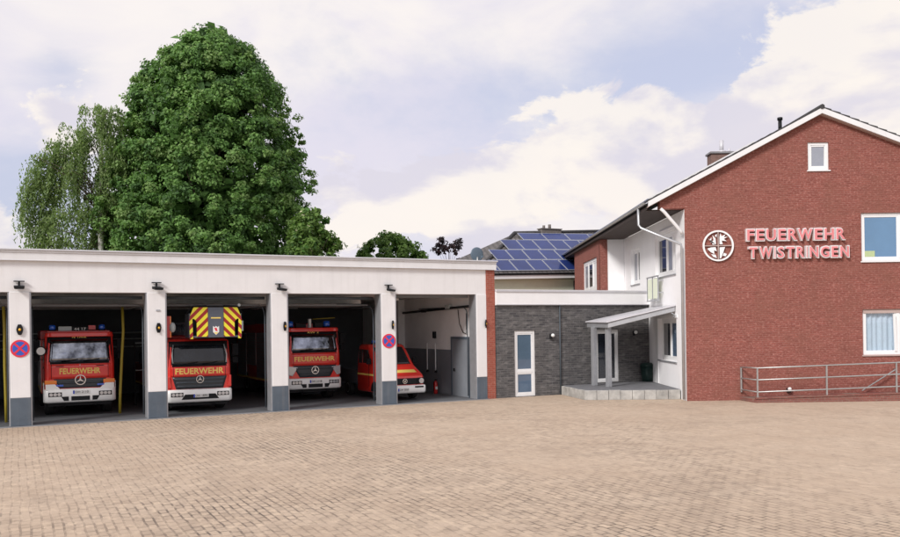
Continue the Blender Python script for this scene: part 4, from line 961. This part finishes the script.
MB().hexa([(x0, EV-.1, ZE-.06), (x1, EV-.1, ZE+.39), (x1, EV-.005, ZE+.39), (x0, EV-.005, ZE-.06)], [(x0, EV-.1, ZE+.02), (x1, EV-.1, ZE+.47), (x1, EV-.005, ZE+.47), (x0, EV-.005, ZE+.02)]).build('gutter', 'black', rfo)
MB().hexa([(x0+.2, EV-.02, ZE-.30), (x1, EV-.02, ZE+.15), (x1, .09, ZE+.15), (x0+.2, .09, ZE-.30)], [(x0+.2, EV-.02, ZE-.10), (x1, EV-.02, ZE+.35), (x1, .09, ZE+.35), (x0+.2, .09, ZE-.10)]).build('eave_board', 'white', sh_)
chn = MB().box(14.7, 16.2, RD-.25, RD+.25, 8.2, 9.02).build('chimney', 'greytilesolid', sh_, bev=.01)
MB().tube([(15.0, RD, 9.02), (15.0, RD, 9.28)], .09, 8).tube([(15.45, RD, 9.02), (15.45, RD, 9.36)], .1, 8).box(14.65, 16.25, RD-.3, RD+.3, 9.02, 9.08).build('chimney_pot', 'greytilesolid', chn)
MB().tube([(14.35, -.02, 3.0), (14.35, -.02, 5.45)], .05, 8).build('downpipe', 'black', sh_)
# solar panels, each lying on the slope
def rpt(a, s, up):   # s 0..1 from eave to ridge
    return (a, EV+(RD-EV)*s-up*.55, ZE+(ZR-ZE)*s+up*.83+(a-x0)*.027)
rows = [(.035, .27, 7.92, 1.17, 7), (.275, .51, 9.50, 1.17, 6), (.515, .75, 10.95, 1.17, 6), (.755, .925, 12.7, 1.80, 4)]
n_ = 0; locs = ['bottom', 'second', 'third', 'top']
nth = ['first', 'second', 'third', 'fourth', 'fifth', 'sixth', 'seventh', 'eighth']
for ri, (s0, s1, a0, w, n) in enumerate(rows):
    for k in range(n):
        a = a0+k*w
        b4 = [rpt(a+.03, s0, .05), rpt(a+w-.03, s0, .05), rpt(a+w-.03, s1, .05), rpt(a+.03, s1, .05)]
        t4 = [rpt(a+.03, s0, .10), rpt(a+w-.03, s0, .10), rpt(a+w-.03, s1, .10), rpt(a+.03, s1, .10)]
        o = thing('solar_panel', 'blue solar panel on the neighbour roof, %s from the left in the %s row' % (nth[k], locs[ri]), 'solar panel', L3(0, 14), TH, 'solar panels on the neighbour roof')
        MB().hexa(b4, t4).build('frame', 'panelframe', o)
        e = .022; ds = .008
        MB().hexa([rpt(a+.03+e, s0+ds, .101), rpt(a+w-.03-e, s0+ds, .101), rpt(a+w-.03-e, s1-ds, .101), rpt(a+.03+e, s1-ds, .101)], [rpt(a+.03+e, s0+ds, .106), rpt(a+w-.03-e, s0+ds, .106), rpt(a+w-.03-e, s1-ds, .106), rpt(a+.03+e, s1-ds, .106)]).build('cell_surface', 'solar', o)

# ------------------------------------------------------------------ trees
def leaves(name, P, N, size, mats, mi, parent, seed=1, aspect=.55, droop=0):
    r = np.random.default_rng(seed); n = len(P)
    N = N+r.normal(0, .55, (n, 3)); N /= np.linalg.norm(N, axis=1)[:, None]+1e-9
    T = r.normal(0, 1, (n, 3)); 
    if droop: T = T*.35+np.array([0, 0, -droop])
    U = np.cross(N, T); U /= np.linalg.norm(U, axis=1)[:, None]+1e-9; V = np.cross(U, N)
    S = (size*r.uniform(.65, 1.35, n))[:, None]
    v = np.empty((n, 4, 3)); v[:, 0] = P+V*S; v[:, 1] = P+U*S*aspect+N*S*.15; v[:, 2] = P-V*S; v[:, 3] = P-U*S*aspect+N*S*.15
    me = bpy.data.meshes.new(name); me.vertices.add(n*4); me.loops.add(n*4); me.polygons.add(n)
    me.vertices.foreach_set('co', v.reshape(-1)); me.loops.foreach_set('vertex_index', np.arange(n*4)); me.polygons.foreach_set('loop_start', np.arange(n)*4)
    me.polygons.foreach_set('material_index', mi.astype(np.int32)); me.polygons.foreach_set('use_smooth', np.zeros(n, bool))
    for m in mats: me.materials.append(m)
    me.update(calc_edges=True); me.validate()
    o = bpy.data.objects.new(name, me); COL.objects.link(o); o.parent = parent
    return o
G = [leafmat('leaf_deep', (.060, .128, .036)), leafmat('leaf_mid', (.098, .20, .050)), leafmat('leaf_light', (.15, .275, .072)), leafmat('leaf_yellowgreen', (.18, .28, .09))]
GB = [leafmat('birch_leaf', (.16, .235, .09), .4), leafmat('birch_leaf_pale', (.24, .32, .13), .4), leafmat('birch_twig', (.10, .12, .06))]
GR = [leafmat('copper_leaf', (.05, .025, .03)), leafmat('copper_leaf_dark', (.025, .018, .022))]
GE = [leafmat('bush_leaf', (.055, .13, .025)), leafmat('bush_leaf_light', (.11, .19, .04)), leafmat('flower_cream', (.62, .60, .40))]

def clumped(prof, ncl, per, rcl, seed, lo=.72, hi=1.03, mats=4, wob=.12, inner=.2):
    """leaf points in clumps spread over a crown given by (z, radius) profile"""
    r = np.random.default_rng(seed); zs = np.array([p[0] for p in prof]); rs = np.array([p[1] for p in prof])
    zz = r.uniform(zs[0], zs[-1], ncl*4); w = np.interp(zz, zs, rs); keep = r.uniform(0, 1, ncl*4) < (w+1.2)/(rs.max()+1.2); zz = zz[keep][:ncl]; n = len(zz)
    th = r.uniform(0, 2*PI, n); rad = np.interp(zz, zs, rs)*(1+wob*np.sin(3*th+zz*.9)+wob*.7*np.sin(5*th-zz*1.7+2))
    f = np.where(r.uniform(0, 1, n) < inner, r.uniform(.25, lo, n), r.uniform(lo, hi, n))
    C = np.stack([rad*f*np.cos(th), rad*f*np.sin(th), zz], 1)
    N = np.stack([np.cos(th), np.sin(th), np.full(n, .35)], 1)
    R = rcl*r.uniform(.55, 1.35, n); tone = np.clip(r.normal(1.3, .85, n), 0, mats-1)
    idx = np.repeat(np.arange(n), per); m = len(idx)
    D = r.normal(0, 1, (m, 3)); D /= np.linalg.norm(D, axis=1)[:, None]; D *= (r.uniform(0, 1, m)**.45)[:, None]
    D[:, 2] *= .72
    P = C[idx]+D*R[idx][:, None]
    NN = D*1.1+N[idx]*.5+np.array([0, 0, .45])
    mi = np.clip(np.round(tone[idx]+r.normal(0, .45, m)), 0, mats-1)
    return P, NN, mi, C

def trunk(parent, h, r, C, m, nl=26, lean=(0, 0), seed=1):
    rr = random.Random(seed); mb = MB()
    mb.tube([(lean[0]*t*t, lean[1]*t*t, h*t) for t in (0, .04, .2, .4, .6, .8, 1)], r, 10, 0, r*.2)
    o = mb.build('trunk', m, parent)
    lb_ = MB()
    for k in range(nl):
        c = C[rr.randrange(len(C))]; z0 = max(h*.12, min(h*.92, c[2]*.72)); t = z0/h
        a = Vector((lean[0]*t*t, lean[1]*t*t, z0)); b = Vector(c); mid = (a+b)/2+Vector((0, 0, .25))
        lb_.tube([a, mid, b], r*.28*(1.1-t), 6, 0, r*.06)
    lb_.build('branch', m, parent)

# large lime tree
lt = thing('lime_tree', 'huge dense dark green broad tree towering behind the garage roof', 'tree', (-14.15, 50, 0))
prof = [(2.2, 5.0), (4.5, 6.0), (7.5, 6.1), (10, 5.95), (12.6, 5.45), (15, 4.7), (16.8, 3.95), (18.1, 3.2), (19.2, 2.2), (20.05, .9)]
P, N, mi, Cc = clumped(prof, 1650, 130, .55, 3, .80, 1.0, 4, .035, .10)
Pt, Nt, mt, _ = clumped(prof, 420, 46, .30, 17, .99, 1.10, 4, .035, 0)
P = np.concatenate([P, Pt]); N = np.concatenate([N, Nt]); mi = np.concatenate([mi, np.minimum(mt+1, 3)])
P[:, 0] += .035*(P[:, 2]-10)
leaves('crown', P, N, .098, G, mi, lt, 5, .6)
trunk(lt, 17, .55, Cc, 'bark', 40, seed=4)
r_ = np.random.default_rng(9)
# inner leaves: the hidden heart of the crown
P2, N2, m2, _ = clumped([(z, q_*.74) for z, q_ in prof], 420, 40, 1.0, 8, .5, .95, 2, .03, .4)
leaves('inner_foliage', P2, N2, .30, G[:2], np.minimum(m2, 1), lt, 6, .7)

# weeping birch
bt = thing('weeping_birch', 'tall slender birch with drooping pale green twigs left of the huge tree', 'tree', (-19.75, 46.5, 0))
r = np.random.default_rng(12); PP = []; NN = []; MI = []; tips = []
lobes = [(-2.5, .2, 9.0, .6), (-2.6, 0, 11.2, .5), (-1.2, 0, 13.0, .7), (.5, .3, 9.0, 1.2), (-2.3, 0, 12.0, .85), (-1.5, .3, 12.2, .9), (-.4, .2, 13.6, .95), (.6, -.2, 14.8, .9), (1.2, .3, 14.6, .75), (.2, -.5, 13.2, 1.0), (-1.0, -.4, 11.4, 1.0), (1.4, -.2, 12.8, .8), (-2.2, .3, 10.6, .8), (0, .5, 11.0, 1.2), (-1.9, 0, 9.2, .9), (-.4, -.2, 9.4, 1.1), (.9, .4, 10.2, .8), (-1.6, .2, 7.4, .9), (-.3, .2, 7.6, 1.1)]
for (lx, ly, lz, lr) in lobes:
    for c_ in range(11):                       # curtains of strands hanging from one twig
        a = r.uniform(0, 2*PI); q_ = lr*math.sqrt(r.uniform(0, 1)); cx_, cy_ = lx+q_*math.cos(a), ly+q_*math.sin(a); cz = lz+r.uniform(-.5, .5)-q_*.3; dx, dy = r.normal(0, .05, 2)
        L_ = r.uniform(1.3, 3.6)
        for k in range(4):
            x, y = cx_+r.normal(0, .17), cy_+r.normal(0, .17); z = cz+r.uniform(-.35, .25); ln = L_*r.uniform(.55, 1.05); n = int(ln/.06)
            t = np.linspace(0, 1, n); ox = (cx_-.7)*.22*(1-np.exp(-4*t)); zt_ = .35*np.sin(np.minimum(t*3, 1)*PI)*.5
            st_ = np.stack([x+ox+dx*t*ln+.04*np.sin(t*7+a+k), y+dy*t*ln, z-t*ln*.94+zt_], 1)+r.normal(0, .05, (n, 3))
            PP.append(st_); NN.append(r.normal(0, 1, (n, 3))); MI.append(np.full(n, 0)+(r.uniform(0, 1, n) < .4)+(r.uniform(0, 1, n) < .10))
        n = 26; D_ = r.normal(0, 1, (n, 3)); D_ /= np.linalg.norm(D_, axis=1)[:, None]
        PP.append(np.array([cx_, cy_, cz-.05])+D_*np.array([.34, .34, .22])*r.uniform(.3, 1, (n, 1))); NN.append(r.normal(0, 1, (n, 3))); MI.append(r.integers(0, 2, n))
        tips.append((cx_, cy_, cz))
PP = np.concatenate(PP); NN = np.concatenate(NN); MI = np.clip(np.concatenate(MI), 0, 2)
leaves('crown', PP, NN, .088, GB, MI, bt, 13, .42, droop=1.0)
mb = MB().tube([(.7, 0, 0), (.75, 0, 4), (.7, 0, 8), (.75, 0, 11), (.85, 0, 14.6)], .24, 10, 0, .04).build('trunk', 'birchbark', bt)
mb = MB()
rr = random.Random(5)
for k in range(60):
    tp = Vector(tips[rr.randrange(len(tips))]); z0 = max(3.0, tp.z-rr.uniform(1.2, 3.2)); a = Vector((.72, 0, min(z0, 13.5)))
    mb.tube([a, (a+tp)/2+Vector((0, 0, .5)), tp], .028, 5, 0, .008)
mb.build('branch', 'bark', bt)

eb = thing('flowering_bush', 'bright green bush with cream flowers at the right foot of the huge tree', 'bush', (-7.05, 44, 0))
P, N, mi, Cc = clumped([(4.0, 1.3), (6.0, 1.4), (7.4, 1.25), (8.2, .9), (8.8, .35)], 170, 55, .38, 21, .75, 1.02, 2, .08)
fl = np.random.default_rng(4).uniform(0, 1, len(P)) < .03; fl &= (np.sin(P[:, 0]*5+P[:, 2]*4) > .1); mi[fl] = 2
leaves('crown', P, N, .11, GE, mi, eb, 22, .6); trunk(eb, 7, .14, Cc, 'bark', 14, seed=9)
gt_ = thing('round_green_tree', 'low rounded green tree showing above the middle of the garage roof', 'tree', (-4.25, 60, 0))
P, N, mi, Cc = clumped([(4.5, 2.4), (7.0, 2.6), (8.1, 2.2), (8.8, 1.3), (9.25, .3)], 260, 55, .42, 31, .78, 1.03, 2, .09)
leaves('crown', P, N, .13, GE[:2], mi, gt_, 32, .6); trunk(gt_, 7.5, .2, Cc, 'bark', 16, seed=10)
cp = thing('copper_tree', 'sparse dark reddish tree left of the satellite dish', 'tree', (.0, 58, 0))
P, N, mi, Cc = clumped([(5.0, 1.5), (7.4, 1.5), (8.2, 1.1), (8.85, .5)], 34, 40, .30, 41, .5, 1.05, 2, .15)
leaves('crown', P, N, .12, GR, mi, cp, 42, .55); trunk(cp, 8.0, .12, Cc, 'bark', 24, seed=11)

# ------------------------------------------------------------------ light and sky
sun_dir = Vector((-.52, -.70, .61)).normalized()      # towards the sun
sl_ = bpy.data.lights.new('sun', 'SUN'); sl_.energy = 2.6; sl_.angle = math.radians(14); sl_.color = (1, .97, .935)
so = bpy.data.objects.new('sun', sl_); COL.objects.link(so); so.rotation_euler = (-sun_dir).to_track_quat('-Z', 'Y').to_euler()
wd = bpy.data.worlds.new('World'); SC.world = wd; wd.use_nodes = True; nt = wd.node_tree; L = nt.links.new
bgd = nt.nodes['Background']; bgd.inputs[1].default_value = .10
sky = nt.nodes.new('ShaderNodeTexSky'); sky.sky_type = 'NISHITA'; sky.sun_disc = False
sky.sun_elevation = math.asin(sun_dir.z); sky.sun_rotation = math.atan2(sun_dir.x, sun_dir.y); sky.air_density = 1.0; sky.dust_density = 2.0; sky.ozone_density = 1.2
tc = nt.nodes.new('ShaderNodeTexCoord')
def noise(scale, detail, vec, rough=.55, dist=0):
    n = nt.nodes.new('ShaderNodeTexNoise'); n.inputs['Scale'].default_value = scale; n.inputs['Detail'].default_value = detail; n.inputs['Roughness'].default_value = rough; n.inputs['Distortion'].default_value = dist
    L(vec, n.inputs['Vector']); return n.outputs[0]
def rng(s, a, b, c=0, d=1, smooth=True):
    n = nt.nodes.new('ShaderNodeMapRange'); n.interpolation_type = 'SMOOTHSTEP' if smooth else 'LINEAR'
    for i, v in enumerate((a, b, c, d)): n.inputs[i+1].default_value = v
    L(s, n.inputs[0]); return n.outputs[0]
def mth(op, a, b=None):
    n = nt.nodes.new('ShaderNodeMath'); n.operation = op; n.use_clamp = False
    for i, v in enumerate((a, b)):
        if v is None: continue
        if isinstance(v, (int, float)): n.inputs[i].default_value = v
        else: L(v, n.inputs[i])
    return n.outputs[0]
def mixc(f, a, b):
    n = nt.nodes.new('ShaderNodeMix'); n.data_type = 'RGBA'
    L(f, n.inputs[0])
    for i, v in ((6, a), (7, b)):
        if isinstance(v, tuple): n.inputs[i].default_value = (*v, 1)
        else: L(v, n.inputs[i])
    return n.outputs[2]
mp = nt.nodes.new('ShaderNodeMapping'); mp.inputs['Scale'].default_value = (1, 1, 2.0); mp.inputs['Location'].default_value = (.35, .1, .2); L(tc.outputs['Generated'], mp.inputs[0])
def blob(px, pz, w):   # soft patch of sky around a direction
    d = Vector((px, 1, pz)).normalized()
    n = nt.nodes.new('ShaderNodeVectorMath'); n.operation = 'DISTANCE'; L(tc.outputs['Generated'], n.inputs[0]); n.inputs[1].default_value = d
    return rng(n.outputs['Value'], w, 0, 0, 1)
big = noise(2.6, 10, mp.outputs[0], .58, .3)
fine = noise(7, 10, mp.outputs[0], .6, .2)
shade = noise(3.7, 8, mp.outputs[0], .55, .6)
cov = mth('ADD', big, mth('MULTIPLY', fine, .25))
def total(lst):
    o = None
    for px, pz, w, a in lst:
        v = mth('MULTIPLY', blob(px, pz, w), a); o = v if o is None else mth('ADD', o, v)
    return o
# clearer patches where the photograph shows blue
holes_ = total([(.23, .275, .14, .42), (.37, .32, .13, .38), (.06, .27, .16, .18), (-.50, .15, .17, .36), (-.45, .31, .07, .2), (.50, .36, .12, .25), (.02, .10, .10, .15)])
cov = mth('SUBTRACT', cov, holes_)
cm_ = rng(cov, .26, .62)
skyc = mixc(rng(fine, 0, 1, .76, .76), sky.outputs[0], (5.6, 5.75, 7.2))
veil = mixc(rng(shade, .36, .64), (8.0, 7.55, 7.4), (6.5, 6.25, 7.15))
base = mixc(cm_, skyc, veil)
# heaped clouds with billowed edges
puff = noise(9, 12, mp.outputs[0], .62, .4)
field = total([(.48, .28, .15, 1), (.40, .22, .11, .8), (.29, .20, .10, .75), (.21, .205, .10, .8), (.12, .19, .11, .75), (.03, .15, .10, .55), (-.03, .17, .09, .6), (-.12, .14, .10, .6), (.05, .10, .12, .4), (-.20, .10, .12, .4), (.30, .12, .18, .85), (-.44, .24, .10, .5), (-.5, .07, .14, .6)])
m_ = rng(mth('ADD', field, mth('MULTIPLY', mth('SUBTRACT', puff, .5), 1.9)), .30, .46)
under = rng(mth('ADD', noise(6, 8, mp.outputs[0], .55, .5), mth('MULTIPLY', puff, .3)), .56, .76)
def shifted(dz):
    m2 = nt.nodes.new('ShaderNodeMapping'); m2.inputs['Scale'].default_value = (1, 1, 2.0); m2.inputs['Location'].default_value = (.35, .1, .2+dz); L(tc.outputs['Generated'], m2.inputs[0])
    return noise(5.5, 7, m2.outputs[0], .52, .3)
relief = mth('SUBTRACT', shifted(0), shifted(.10))
under = mth('MULTIPLY', rng(relief, -.06, .11), .95)
heap = mixc(under, (8.4, 7.8, 7.2), (6.1, 5.85, 6.65))
cm_ = mth('MULTIPLY', m_, .85); skyc = base; cloudc = heap
L(mixc(cm_, skyc, cloudc), bgd.inputs[0])

SC.view_settings.view_transform = 'Standard'; SC.view_settings.look = 'None'; SC.view_settings.gamma = 1; SC.view_settings.exposure = .27
SC.view_settings.use_curve_mapping = False
SC.render.film_transparent = False
SC.cycles.max_bounces = 9; SC.cycles.diffuse_bounces = 7; SC.cycles.use_denoising = True
